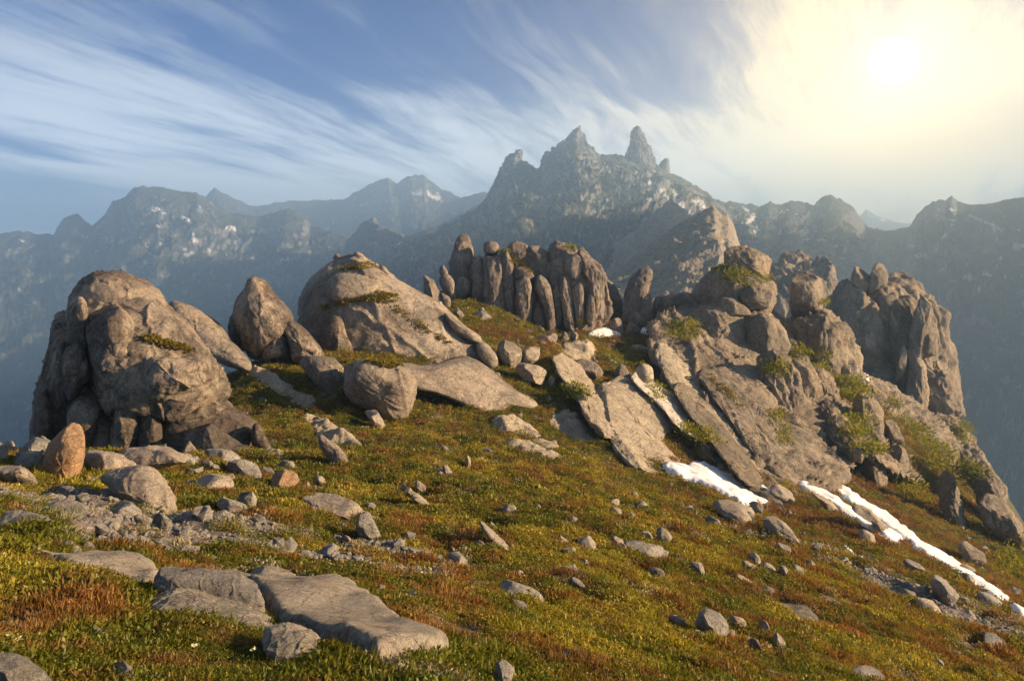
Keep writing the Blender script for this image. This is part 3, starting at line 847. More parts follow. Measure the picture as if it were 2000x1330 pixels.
# ---- the large tor on the left
tor('rock_tor', 'largest weathered granite tor at far left, dark streaked flank and domed cap', 'rock tor', (330, 885), M['tor'], [
    (P(1, 350, 420, 370, 330, 420, 250, 480, 215, 560, 200, 640, 212, 760, 262, 830, 315, 862, 400, 840, 470, 700, 600, 480, 600, 370, 520), 3.0, dict(T=4.5, lean=.25, cracks=[(P(1, 750, 285, 795, 310, 812, 350, 830, 400), 2.2, .3), (P(1, 660, 245, 700, 280, 760, 300), 2, .25)])),
    (P(1, 372, 560, 385, 440, 430, 360, 490, 300, 580, 300, 720, 345, 880, 410, 970, 470, 1050, 570, 1125, 680, 1190, 790, 1195, 850, 1165, 880, 1000, 1000, 700, 1040, 540, 960, 470, 800, 400, 680), 0.2, dict(T=4.6, lean=.35, p=2.8, amp=.05, detail=1.5, cracks=[(P(1, 690, 480, 760, 530, 850, 570, 930, 610, 1010, 650), 4.0, 1.2), (P(1, 440, 350, 445, 450, 450, 600), 4, .7), (P(1, 460, 640, 470, 740, 500, 820), 3, .5)])),
    (P(1, 715, 640, 730, 590, 800, 590, 900, 630, 1000, 640, 1060, 680, 1100, 760, 1105, 810, 1060, 830, 960, 815, 870, 860, 790, 870, 735, 800, 712, 720), -2.6, dict(T=2.6, lean=.3, amp=.1, cracks=[(P(1, 1020, 670, 990, 690, 950, 740, 940, 790), 3, .3), (P(1, 940, 800, 1000, 795, 1070, 790), 2, .25), (P(1, 740, 715, 800, 760, 860, 810), 4, .3)])),
    (P(1, 450, 400, 520, 350, 640, 390, 730, 560, 740, 740, 770, 880, 700, 930, 600, 900, 520, 850, 470, 740), -1.9, dict(T=2.6, lean=.15, amp=.05, flute=.05, ff=3)),
    (P(1, 350, 400, 380, 350, 430, 350, 460, 430, 455, 560, 470, 700, 440, 720, 370, 600, 350, 500), -1.8, dict(T=1.5, amp=.06)),
    (P(1, 155, 1130, 158, 980, 190, 850, 225, 710, 262, 560, 300, 430, 350, 365, 420, 420, 450, 600, 480, 780, 500, 1000, 480, 1160, 250, 1160), 0.6, dict(T=3.6, amp=.05, flute=.10, ff=3.0)),
    (P(1, 320, 620, 350, 580, 420, 580, 450, 640, 440, 720, 430, 800, 385, 870, 345, 880, 325, 760), -2.6, dict(T=1.5)),
    (P(1, 270, 700, 300, 560, 330, 560, 352, 720, 362, 880, 335, 985, 295, 930, 272, 820), -1.9, dict(T=1.4)),
    (P(1, 170, 1120, 178, 900, 220, 770, 250, 830, 285, 980, 280, 1120, 220, 1140), -2.0, dict(T=1.4)),
    (P(1, 335, 1000, 370, 880, 440, 790, 500, 830, 525, 930, 490, 1060, 450, 1160, 370, 1150), -2.8, dict(T=1.6)),
    (P(1, 395, 700, 420, 650, 460, 660, 465, 760, 440, 800, 400, 780), -3.2, dict(T=.9)),
    (P(1, 500, 850, 560, 840, 640, 890, 600, 970, 560, 965, 515, 910), -3.0, dict(T=1.0)),
    (P(1, 470, 990, 520, 930, 580, 950, 590, 1170, 460, 1170), -2.4, dict(T=1.3)),
    (P(1, 578, 1170, 573, 1010, 605, 910, 650, 880, 715, 905, 735, 1000, 720, 1090, 690, 1170), -3.2, dict(T=1.4)),
    (P(1, 700, 1170, 718, 950, 760, 890, 815, 900, 850, 1000, 850, 1170), -2.9, dict(T=1.6)),
    (P(1, 780, 950, 850, 860, 960, 810, 1080, 840, 1190, 900, 1310, 990, 1345, 1020, 1300, 1100, 1300, 1220, 1100, 1230, 850, 1220, 790, 1100), -1.6, dict(T=2.6, lean=.5, p=2.6, amp=.07, cracks=[(P(1, 830, 870, 960, 930, 1100, 990, 1230, 1050), 2.2, .35)])),
    (P(1, 955, 1150, 970, 990, 1060, 985, 1140, 1040, 1285, 1130, 1315, 1200, 1290, 1230, 1000, 1210), -4.4, dict(T=1.7, lean=.35, facet=.12, cracks=[(P(1, 1060, 990, 1150, 1060, 1280, 1135), 2, .3)])),
    (P(1, 1300, 1060, 1315, 1005, 1345, 1000, 1390, 1090, 1390, 1130, 1310, 1130), -3.6, dict(T=.6, name='rock_block')),
], back=3.0, style=dict(facet=.05, nfac=12, joint=.011))
tor('rock_ridge', 'low tilted slab ridge linking the largest tor and the cone-shaped tor', 'rock ridge', (460, 700), M['dome'], [
    (P(1, 850, 470, 872, 375, 905, 360, 1000, 400, 1150, 480, 1185, 530, 1200, 620, 1100, 660, 980, 620, 880, 560), 1, dict(T=2.4, lean=.5, p=3.2)),
    (P(1, 960, 560, 1040, 500, 1180, 560, 1310, 680, 1300, 740, 1120, 680), -1, dict(T=1.8, lean=.6, p=3.2))], partname='rock_slab')
# ---- second tor
tor('rock_tor', 'small cone-shaped granite tor standing between the two large tors', 'rock tor', (560, 700), M['tor'], [
    (P(1, 1210, 440, 1240, 320, 1262, 268, 1310, 250, 1368, 255, 1400, 300, 1460, 370, 1510, 430, 1520, 480, 1480, 600, 1400, 660, 1300, 660, 1240, 560), 0, dict(T=3.2, lean=.15, amp=.06, cracks=[(P(1, 1420, 470, 1390, 520, 1340, 590), 3, .8), (P(1, 1450, 440, 1500, 450), 2.5, .5)])),
    (P(1, 1455, 480, 1500, 455, 1560, 490, 1620, 550, 1680, 640, 1692, 690, 1600, 700, 1520, 690, 1500, 580), -1.6, dict(T=2.0, lean=.2)),
    (P(1, 1310, 640, 1400, 490, 1450, 465, 1490, 560, 1515, 680, 1400, 690), -1.4, dict(T=1.9, lean=.1)),
    (P(1, 1178, 470, 1215, 425, 1250, 520, 1295, 630, 1230, 640, 1185, 530), .8, dict(T=1.6)),
], back=0.0, style=dict(facet=.06, nfac=12, joint=.011))
# ---- the broad dome
LEDGE = P(2, 345, 455, 400, 430, 560, 408, 645, 372, 720, 392, 860, 500, 1000, 620, 1075, 705)
tor('rock_dome', 'broad granite dome with mossy ledges and long sloping slabs, left of the rock columns', 'rock dome', (760, 790), M['dome'], [
    (P(2, 195, 560, 200, 450, 222, 360, 262, 290, 335, 228, 420, 185, 520, 163, 590, 205, 700, 290, 860, 380, 960, 430, 1060, 515, 1180, 620, 1255, 700, 1255, 770, 1200, 850, 1080, 930, 900, 900, 700, 890, 540, 880, 420, 830, 300, 720, 220, 640), 4,
     dict(T=7.5, lean=.38, p=2.5, amp=.03, detail=1.6, joint=.008, cracks=[(LEDGE, 5, 1.2), (P(2, 405, 262, 560, 250, 650, 262, 700, 300), 4, .7), (P(2, 330, 300, 335, 450, 350, 600), 3.5, .8), (P(2, 360, 330, 350, 420, 400, 560, 430, 660, 470, 800), 4, 1.1),
          (P(2, 640, 330, 760, 385, 940, 455, 1000, 540, 1060, 600, 1180, 650), 3.5, .9), (P(2, 520, 590, 545, 680, 580, 760), 3.5, .8), (P(2, 930, 765, 1000, 742, 1070, 710, 1100, 780, 1160, 820), 3, .7), (P(2, 700, 400, 640, 372, 640, 320), 3, .5)])),
    (P(2, 352, 385, 360, 315, 420, 270, 560, 275, 640, 322, 650, 372, 600, 405, 440, 432, 375, 425), 1.0, dict(T=3.0, lean=.5, amp=.03, p=3.5, joint=.006)),
    (P(2, 300, 640, 340, 520, 385, 490, 430, 490, 480, 580, 530, 700, 560, 850, 440, 850, 360, 760), -1.4, dict(T=3.2, mat=M['tor'])),
    (P(2, 540, 770, 700, 735, 880, 770, 1070, 700, 1180, 735, 1300, 850, 1465, 925, 1480, 975, 1340, 960, 1230, 1010, 1100, 960, 960, 900, 780, 850), -.8, dict(T=3.0, tilt=(.8, 2.2), fit=True, p=3, amp=.03, joint=.006, cracks=[(P(2, 1080, 720, 1120, 760, 1200, 790, 1280, 850), 3, .5), (P(2, 900, 790, 1000, 830, 1100, 880, 1180, 930), 3, .5)])),
    (P(2, 970, 470, 1060, 535, 1150, 590, 1182, 622, 1150, 645, 1050, 592, 985, 525), -.2, dict(T=1.6, lean=.4)),
    (P(2, 1130, 640, 1190, 630, 1252, 700, 1262, 755, 1220, 775, 1160, 730), -1.2, dict(T=1.8, lean=.3)),
    (P(2, 395, 200, 415, 172, 440, 180, 430, 215), 5, dict(T=.6, name='rock_block')),
    (P(2, 498, 200, 512, 160, 545, 170, 590, 210, 560, 230), 4.5, dict(T=1, name='rock_block')),
    (P(2, 635, 255, 655, 232, 682, 255, 700, 290, 660, 290), 4.5, dict(T=.6, name='rock_block')),
], back=13.0)
# ---- the organ-pipe columns
CB = (1080, 645)
Yc = hit(*CB)[1]
tor('rock_columns', 'cluster of upright rounded granite columns like organ pipes on the ridge crest', 'rock columns', CB, M['column'], [
    (P(8, 340, 640, 380, 330, 600, 330, 760, 260, 930, 260, 1120, 260, 1300, 260, 1430, 380, 1480, 560, 1470, 860, 1100, 880, 700, 800), 2.6, dict(T=2.6, p=4, flute=.06, ff=8, name='core_rock')),
    (P(8, 300, 480, 345, 210, 378, 95, 440, 75, 468, 130, 488, 240, 500, 420, 470, 600, 340, 560), 2.5, dict(T=2.0, facet=.05)),
    (P(8, 470, 220, 520, 235, 545, 320, 530, 600, 470, 600), 2.0, dict(T=1.6)),
    (P(8, 492, 600, 495, 300, 545, 238, 582, 300, 592, 420, 585, 610, 540, 640), .4, dict(T=1.4)),
    (P(8, 365, 520, 375, 420, 430, 405, 475, 450, 465, 560, 400, 560), .4, dict(T=1.2)),
    (P(8, 575, 640, 590, 420, 585, 230, 625, 202, 685, 228, 722, 300, 732, 420, 722, 520, 742, 620, 720, 700, 600, 690), -.5, dict(T=1.8, p=2.6, cracks=[(P(8, 590, 235, 650, 235, 700, 260), 1.5, .3)])),
    (P(8, 578, 205, 588, 140, 622, 120, 682, 140, 694, 190, 680, 225, 610, 222), .2, dict(T=1.2, name='cap_stone')),
    (P(8, 705, 300, 715, 200, 742, 185, 772, 230, 802, 310, 812, 430, 803, 560, 825, 740, 745, 730, 738, 520, 722, 400), -.5, dict(T=1.4)),
    (P(8, 815, 700, 850, 540, 820, 410, 870, 368, 932, 400, 947, 480, 940, 560, 962, 630, 950, 800, 880, 790), -1.0, dict(T=1.6)),
    (P(8, 815, 390, 825, 345, 870, 322, 925, 330, 968, 400, 955, 450, 900, 420, 840, 420), -.8, dict(T=1.4, name='cap_stone')),
    (P(8, 775, 500, 780, 240, 860, 245, 935, 310, 970, 400, 1000, 760, 800, 700), 1.0, dict(T=1.6, lean=.4)),
    (P(8, 975, 460, 1020, 398, 1072, 430, 1102, 500, 1118, 590, 1150, 860, 1085, 840, 1055, 690, 1030, 600, 1000, 540), -1.2, dict(T=1.3)),
    (P(8, 955, 700, 1000, 575, 1045, 600, 1050, 830, 950, 800), -.9, dict(T=1.0)),
    (P(8, 760, 300, 768, 190, 800, 138, 852, 132, 932, 178, 945, 320, 900, 420, 780, 400), 3, dict(T=2.4, facet=.05)),
    (P(8, 930, 380, 938, 180, 1000, 170, 1072, 218, 1092, 320, 1090, 600, 960, 560), 2.6, dict(T=2.4, facet=.05)),
    (P(8, 1085, 300, 1095, 180, 1132, 122, 1205, 145, 1250, 185, 1260, 300, 1120, 330), 2.2, dict(T=2.0, facet=.05)),
    (P(8, 1080, 820, 1075, 430, 1110, 260, 1180, 205, 1255, 188, 1350, 208, 1395, 265, 1445, 325, 1532, 402, 1520, 455, 1485, 545, 1480, 760, 1300, 820), 1.5, dict(T=3.0, p=2.4, flute=.10, ff=6, amp=.05)),
    (P(8, 1175, 540, 1185, 420, 1222, 398, 1258, 440, 1264, 560, 1290, 880, 1225, 860, 1200, 660), -1.2, dict(T=.9)),
    (P(8, 1265, 540, 1290, 480, 1340, 438, 1362, 500, 1355, 600, 1368, 800, 1310, 800, 1290, 640), -1.2, dict(T=.9)),
    (P(8, 1310, 260, 1320, 222, 1352, 200, 1402, 280, 1472, 360, 1534, 410, 1505, 490, 1475, 600, 1445, 760, 1400, 740, 1415, 480, 1365, 350), -.7, dict(T=1.2, flute=.12, ff=7)),
    (P(8, 1230, 290, 1255, 245, 1305, 228, 1345, 262, 1355, 390, 1305, 430, 1250, 400), -.9, dict(T=1.0)),
    (P(8, 1110, 480, 1140, 420, 1175, 440, 1190, 780, 1140, 790), -.8, dict(T=.8)),
    (P(8, 1380, 600, 1420, 480, 1445, 600, 1440, 780, 1390, 790), -1.5, dict(T=.6)),
], partname='rock_column', style=dict(p=3.8, facet=.06, nfac=11, joint=.012, jdir=(1, .2, .1), chaikin=1, grow=(1.13, 1.05), detail=1.4, flute=.035, ff=4))
def stone(label, pts, base=None, mat='boulder', cat='boulder', name='boulder', dY=0.0, sink=.34, group=None, lift=.05, **kw):
    """one free-standing rock: its outline in the frame, set where its foot meets the ground"""
    pts = np.array(pts, float)
    y0, y1 = pts[:, 1].min(), pts[:, 1].max()
    cx = .5 * (pts[:, 0].min() + pts[:, 0].max())
    b = hit_near(*(base or (cx, y1 - .08 * (y1 - y0))))
    sz_ = math.sqrt((y1 - y0) * (pts[:, 0].max() - pts[:, 0].min()) * .7) / FPX * b[1]
    kw.setdefault('T', .5 * sz_)
    Y = b[1] + dY + .45 * kw['T']
    low = (pts[:, 1] - y0) / (y1 - y0)
    pts[:, 1] += np.clip((low - .55) / .45, 0, 1) * sink * (y1 - y0)
    kw.setdefault('seed', int(cx) % 97 + int(y1) % 31)
    kw.setdefault('amp', .07)
    kw.setdefault('facet', .20)
    kw.setdefault('nfac', 11)
    kw.setdefault('chaikin', 1)
    kw.setdefault('detail', 1.25)
    kw.setdefault('joint', .013)
    V, Q, T3 = rock_mesh(pts, Y, **kw)
    V[:, 2] += lift * (y1 - y0) / FPX * Y          # stands this much clear of the turf
    o = add_obj(name, V, Q, T3, M[mat], None, (b[0], Y, b[2]))
    tag(o, label, cat, group)
    return o
stone('blade-shaped standing stone left of the rock columns', P(8, 92, 420, 105, 340, 160, 352, 205, 430, 248, 525, 245, 620, 170, 590, 108, 520), (860, 600), 'column', 'standing stone', 'standing_stone', T=.9)
e = tor('standing_stone', 'standing stone split in three pieces, beside the blade-shaped stone', 'standing stone', (885, 600), M['column'], [
    (P(8, 222, 430, 245, 382, 302, 378, 352, 440, 352, 530, 320, 558, 250, 495), 0, dict(T=.9)),
    (P(8, 228, 375, 235, 328, 262, 303, 292, 350, 304, 395, 250, 400), .2, dict(T=.5, chaikin=1)),
    (P(8, 235, 500, 290, 535, 322, 570, 318, 680, 265, 670, 235, 600), -.1, dict(T=.8))], partname='rock_piece')
# ---- the single pinnacle and the low walls by it
tor('rock_pinnacle', 'lone square-headed granite pinnacle standing behind the two snow patches', 'rock pinnacle', (1245, 640), M['column'], [
    (P(3, 575, 560, 582, 390, 612, 300, 660, 258, 716, 248, 722, 300, 712, 330, 740, 560), 3, dict(T=2.6, p=3, flute=.10, ff=5, amp=.05)),
    (P(3, 590, 600, 620, 480, 680, 440, 720, 520, 700, 600), 1.2, dict(T=1.3, facet=.15)),
    (P(3, 445, 540, 450, 400, 482, 300, 540, 340, 585, 410, 590, 540), 6, dict(T=2.2, facet=.1)),
    (P(3, 725, 540, 738, 400, 830, 388, 900, 370, 1000, 400, 990, 470, 930, 540), 7, dict(T=3, facet=.08, cracks=[(P(3, 830, 390, 820, 500), 3, .6)]))], partname='rock_block')
stone('left of two angular boulders at the snow patch below the pinnacle', P(3, 505, 570, 520, 525, 560, 512, 600, 550, 580, 590, 540, 600), None, 'column', T=.9, facet=.2)
stone('right of two angular boulders at the snow patch below the pinnacle', P(3, 580, 590, 600, 545, 640, 535, 675, 580, 670, 605, 600, 608), None, 'column', T=.9, facet=.2)

# ---- cliffs on the right
CF = dict(p=3.0, amp=.05, flute=.12, ff=6, facet=.12, nfac=9, chaikin=1, joint=.014, jfreq=1.5, detail=1.2, jdir=(.8, -.2, .5), grow=(1.10, 1.06))
def cf(**k):
    d = dict(CF)
    d.update(k)
    return d
dg = (-.55, -.2, 1)     # joints that run down to the right
tor('rock_cliff', 'tall golden-brown cliff crowned by a square block, with long slabs running down to snow', 'cliff', (1400, 640), M['cliff'], [
    (P(3, 1118, 240, 1122, 155, 1170, 133, 1245, 150, 1335, 200, 1328, 275, 1300, 330, 1200, 330), 6, cf(T=4, p=3.2, facet=.1, name='summit_block', cracks=[(P(3, 1130, 230, 1200, 220, 1240, 300), 3, .6)])),
    (P(3, 960, 420, 1000, 320, 1110, 235, 1240, 295, 1345, 330, 1345, 420, 1310, 490, 1230, 540, 1140, 560, 1040, 520), 5, cf(T=6, lean=.3)),
    (P(3, 1060, 450, 1090, 405, 1150, 405, 1215, 450, 1235, 495, 1195, 530, 1140, 520), -.6, cf(T=2.5, flute=.03)),
    (P(3, 1180, 380, 1250, 330, 1340, 340, 1345, 400, 1310, 480, 1240, 500), 0, cf(T=2.6, flute=.14)),
    (P(3, 850, 640, 880, 540, 960, 470, 1080, 440, 1205, 500, 1245, 640, 1275, 748, 1200, 772, 1090, 782, 990, 745, 900, 690), 0, cf(T=6, lean=.45, p=2.6, flute=.07, ff=9, fdir=(.5, -.2, -1), amp=.035)),
    (P(3, 1160, 560, 1240, 480, 1340, 520, 1420, 660, 1410, 760, 1390, 1000, 1290, 960, 1220, 780), 2, cf(T=6, flute=.16)),
    (P(0, 1275, 650, 1340, 600, 1480, 590, 1560, 690, 1610, 790, 1660, 890, 1610, 945, 1540, 975, 1470, 945, 1400, 890, 1330, 800), 1.0, cf(T=6, fit=True, p=3, amp=.03, facet=0, joint=.02, jfreq=1.6, flute=.05, ff=6, fdir=dg, tilt=(0, 1.2), name='rock_base')),
    (P(3, 980, 790, 1100, 775, 1265, 755, 1345, 880, 1374, 950, 1355, 1000, 1400, 1100, 1475, 1240, 1560, 1370, 1440, 1380, 1250, 1190, 1140, 1030, 1040, 900), -4.5, cf(T=4.5, tilt=(1, 2.2), fit=True, p=3, amp=.02, facet=0, joint=.010, flute=.04, ff=7, fdir=dg, cracks=[(P(3, 1100, 800, 1250, 1000, 1400, 1200, 1480, 1330), 2, .4), (P(3, 1180, 900, 1290, 1080, 1380, 1250), 1.6, .3)])),
    (P(3, 770, 700, 790, 645, 870, 690, 970, 750, 1060, 860, 1170, 990, 1290, 1130, 1420, 1370, 1300, 1370, 1180, 1230, 1050, 1090, 960, 980, 860, 890, 800, 790), -4.5, cf(T=3.4, tilt=(1.2, 2.0), fit=True, p=3, amp=.02, facet=0, joint=.010, flute=.05, ff=6, fdir=dg, mat=M['slab'], cracks=[(P(3, 830, 700, 880, 780, 1000, 900, 1080, 960), 2, .4), (P(3, 900, 800, 1040, 840), 1.5, .25)])),
    (P(3, 850, 880, 880, 845, 960, 900, 1090, 1045, 1120, 1110, 1220, 1230, 1290, 1370, 1200, 1350, 1100, 1230, 990, 1080, 900, 970), -6, cf(T=2.4, tilt=(1.0, 2.0), fit=True, p=3, amp=.02, facet=0, joint=.010, flute=.06, fdir=dg)),
    (P(3, 630, 830, 660, 790, 745, 850, 860, 915, 905, 1000, 1010, 1085, 1080, 1210, 960, 1130, 850, 1060, 780, 960), -4.5, cf(T=2, tilt=(1, 1.5), fit=True, p=3, amp=.03, facet=0, joint=.010, flute=.03, fdir=dg, mat=M['pale'])),
], partname='rock_slab')
tor('rock_slab', 'smooth pale golden slab face above the upper end of the snow bank', 'rock slab', (1260, 860), M['slab'], [
    (P(3, 425, 900, 470, 850, 640, 795, 740, 850, 830, 900, 870, 1000, 850, 1075, 790, 1105, 805, 1165, 870, 1260, 940, 1340, 780, 1320, 600, 1230, 510, 1130), -1.8, dict(T=3.6, tilt=(.6, 2.6), fit=True, p=3.5, amp=.04, joint=.008, chaikin=1, detail=1.5, facet=.05, flute=.03, fdir=dg, cracks=[(P(3, 720, 960, 720, 1030), 3, .4), (P(3, 560, 900, 550, 960), 2, .2)])),
    (P(3, 215, 715, 255, 688, 335, 740, 450, 900, 545, 1080, 555, 1150, 500, 1160, 420, 1080, 330, 900, 235, 780), -2.6, dict(T=2.6, tilt=(0, 2.0), fit=True, p=4.5, amp=.05, joint=.012, facet=.06, chaikin=0, detail=1.6, flute=.03, name='leaning_slab')),
    (P(3, 640, 790, 670, 740, 730, 760, 745, 830, 700, 860), .8, dict(T=1.0, facet=.1, name='rock_block')),
], partname='slab_face')
tor('rock_cliff', 'fluted middle cliff with a block tower on top, between golden cliff and right tower', 'cliff', (1600, 860), M['cliff'], [
    (P(4, 388, 400, 395, 290, 470, 266, 515, 278, 545, 330, 545, 440, 525, 515, 490, 535, 425, 535, 398, 480), 30, cf(T=5, p=3, facet=.08, flute=.04, name='block_tower')),
    (P(4, 320, 700, 340, 560, 450, 500, 540, 470, 610, 540, 655, 560, 685, 660, 715, 760, 750, 850, 640, 900, 540, 900, 420, 860), 27, cf(T=8, flute=.16)),
    (P(4, 140, 700, 170, 560, 230, 490, 295, 520, 335, 560, 365, 660, 330, 735, 280, 770, 200, 800), 17, cf(T=5, flute=.08)),
    (P(4, 250, 1000, 250, 760, 340, 700, 470, 740, 560, 900, 600, 1080, 520, 1150, 380, 1120), 14, cf(T=5, flute=.14)),
    (P(4, 360, 960, 370, 800, 420, 745, 490, 780, 525, 850, 565, 1000, 590, 1120, 500, 1110, 400, 1040), 8, cf(T=3, flute=.08)),
    (P(4, 470, 850, 500, 770, 550, 780, 600, 830, 650, 980, 630, 1070, 590, 1060, 550, 960), 12, cf(T=3)),
    (P(4, 395, 1140, 415, 1045, 500, 1040, 515, 1130, 490, 1190, 420, 1190), 5, cf(T=2.4)),
    (P(4, 270, 1120, 280, 1020, 330, 1000, 400, 1080, 440, 1190, 480, 1300, 400, 1280, 320, 1220), 3, cf(T=2.0, fdir=dg)),
    (P(4, 150, 820, 250, 720, 340, 720, 410, 800, 440, 1000, 520, 1170, 430, 1260, 300, 1120, 220, 960), 3, cf(T=4, flute=.14)),
    (P(4, 600, 1000, 620, 840, 700, 850, 770, 960, 740, 1060, 660, 1060), 18, cf(T=3)),
], partname='rock_buttress')
tor('rock_tower', 'hazy twin-topped tower rising behind the block tower', 'rock tower', (1550, 610, 300), M['cliff'], [
    (P(4, 250, 900, 290, 300, 340, 165, 400, 132, 465, 138, 512, 185, 560, 330, 640, 900), 0, cf(T=16, flute=.14, detail=1.6)),
    (P(4, 440, 900, 500, 250, 530, 200, 570, 220, 592, 280, 620, 390, 700, 900), 3, cf(T=12, flute=.14, detail=1.6))], partname='rock_buttress')
tor('rock_tower', 'great fluted tower at far right with twin teeth and a peaked top', 'rock tower', (1760, 840, 150), M['cliff'], [
    (P(4, 590, 480, 610, 400, 660, 335, 720, 300, 800, 330, 850, 420, 870, 620, 840, 800, 760, 830, 700, 740, 650, 580), 0, cf(T=10, lean=.3, flute=.10, fdir=(-.5, 0, -1), detail=1.3)),
    (P(4, 695, 360, 715, 255, 757, 233, 790, 258, 800, 360, 760, 420), 0, cf(T=4, flute=.05, name='rock_tooth')),
    (P(4, 792, 380, 806, 270, 828, 233, 862, 233, 886, 270, 880, 330, 840, 400), -1, cf(T=4, flute=.05, name='rock_tooth')),
    (P(4, 780, 620, 840, 400, 880, 318, 930, 282, 955, 250, 990, 262, 1022, 312, 1090, 350, 1134, 420, 1160, 500, 1165, 600, 1200, 900, 1250, 1120, 1000, 1130, 930, 1000, 860, 850), 3, cf(T=13, flute=.15, ff=4, amp=.07, detail=1.4)),
    (P(4, 1120, 700, 1165, 580, 1232, 690, 1235, 770, 1275, 950, 1300, 1070, 1240, 1130, 1170, 1000), 8, cf(T=7, flute=.12)),
    (P(4, 1005, 640, 1030, 500, 1070, 380, 1110, 430, 1110, 560, 1070, 700, 1020, 740), -10, cf(T=4, flute=.08)),
    (P(4, 1060, 640, 1100, 520, 1140, 600, 1140, 700, 1090, 750), -10, cf(T=3.5, flute=.06)),
    (P(4, 925, 820, 965, 640, 985, 680, 985, 800, 950, 860), -11, cf(T=3, flute=.04)),
    (P(4, 995, 900, 1000, 720, 1030, 660, 1075, 780, 1090, 900, 1080, 1060, 1010, 1090), -11, cf(T=4, flute=.12)),
    (P(4, 1075, 900, 1110, 760, 1190, 740, 1240, 900, 1280, 1060, 1140, 1100), -8, cf(T=4.5, flute=.16, ff=6)),
    (P(4, 560, 900, 700, 800, 880, 850, 1080, 1020, 1260, 1040, 1320, 1190, 1230, 1330, 1020, 1330, 860, 1260, 700, 1160, 600, 1040), -5, cf(T=7, fit=True, flute=.14, ff=7, facet=.05, name='rock_base')),
    (P(4, 740, 860, 760, 760, 830, 700, 900, 760, 950, 900, 960, 1010, 860, 980), -7, cf(T=4, flute=.12)),
], partname='rock_buttress')
# broken crags below the towers
for lab, pts, dy, kw in [
    ('upper dark crag on the shrubby slope below the right tower', P(4, 715, 1060, 725, 950, 800, 895, 862, 960, 890, 1100, 892, 1210, 820, 1210, 745, 1130), 0, dict(T=3.5)),
    ('pointed crag left of the dark crag on the shrubby slope', P(4, 685, 1180, 690, 1090, 742, 1075, 768, 1180, 740, 1230, 700, 1210), 0, dict(T=2)),
    ('rounded crag right of the dark crag, under the shrub band', P(4, 880, 1120, 885, 1030, 960, 1065, 985, 1150, 905, 1190), 0, dict(T=2)),
    ('pale wedge crag lowest on the shrubby slope', P(4, 755, 1290, 765, 1215, 850, 1195, 880, 1330, 885, 1390, 800, 1370), 0, dict(T=1.8)),
    ('dark fluted crag beside the pale wedge crag', P(4, 850, 1300, 862, 1200, 960, 1180, 1005, 1310, 980, 1380, 900, 1360), 0, dict(T=2)),
    ('crag at the foot of the right tower above the small snow fleck', P(4, 1090, 1120, 1110, 1040, 1190, 1030, 1240, 1080, 1200, 1180, 1120, 1190), 0, dict(T=3)),
    ('broad shrubby crag right of the small snow fleck', P(4, 1180, 1180, 1200, 1070, 1260, 1050, 1310, 1110, 1320, 1200, 1250, 1240), 0, dict(T=3)),
    ('steep slab crag at the right skyline above the valley', P(4, 1270, 1290, 1300, 1165, 1350, 1200, 1430, 1330, 1520, 1460, 1596, 1560, 1596, 1640, 1450, 1560, 1330, 1420), 0, dict(T=3, lean=.5)),
    ('grey ribbed crag among shrubs left of the skyline slab', P(7, 1560, 300, 1590, 230, 1640, 260, 1700, 400, 1720, 500, 1660, 480), 0, dict(T=2)),
    ('dark broken crag near the right edge under the skyline slab', P(7, 1790, 400, 1830, 360, 1920, 420, 2000, 500, 2010, 620, 1900, 560, 1810, 480), 0, dict(T=2.5)),
    ('low crag between shrubs and the long snow strip', P(7, 1680, 600, 1720, 580, 1800, 620, 1820, 690, 1740, 680), 0, dict(T=1.2)),
]:
    stone(lab, pts, None, 'cliff', 'crag', 'crag', flute=.12, ff=5, facet=.2, nfac=10, **kw)

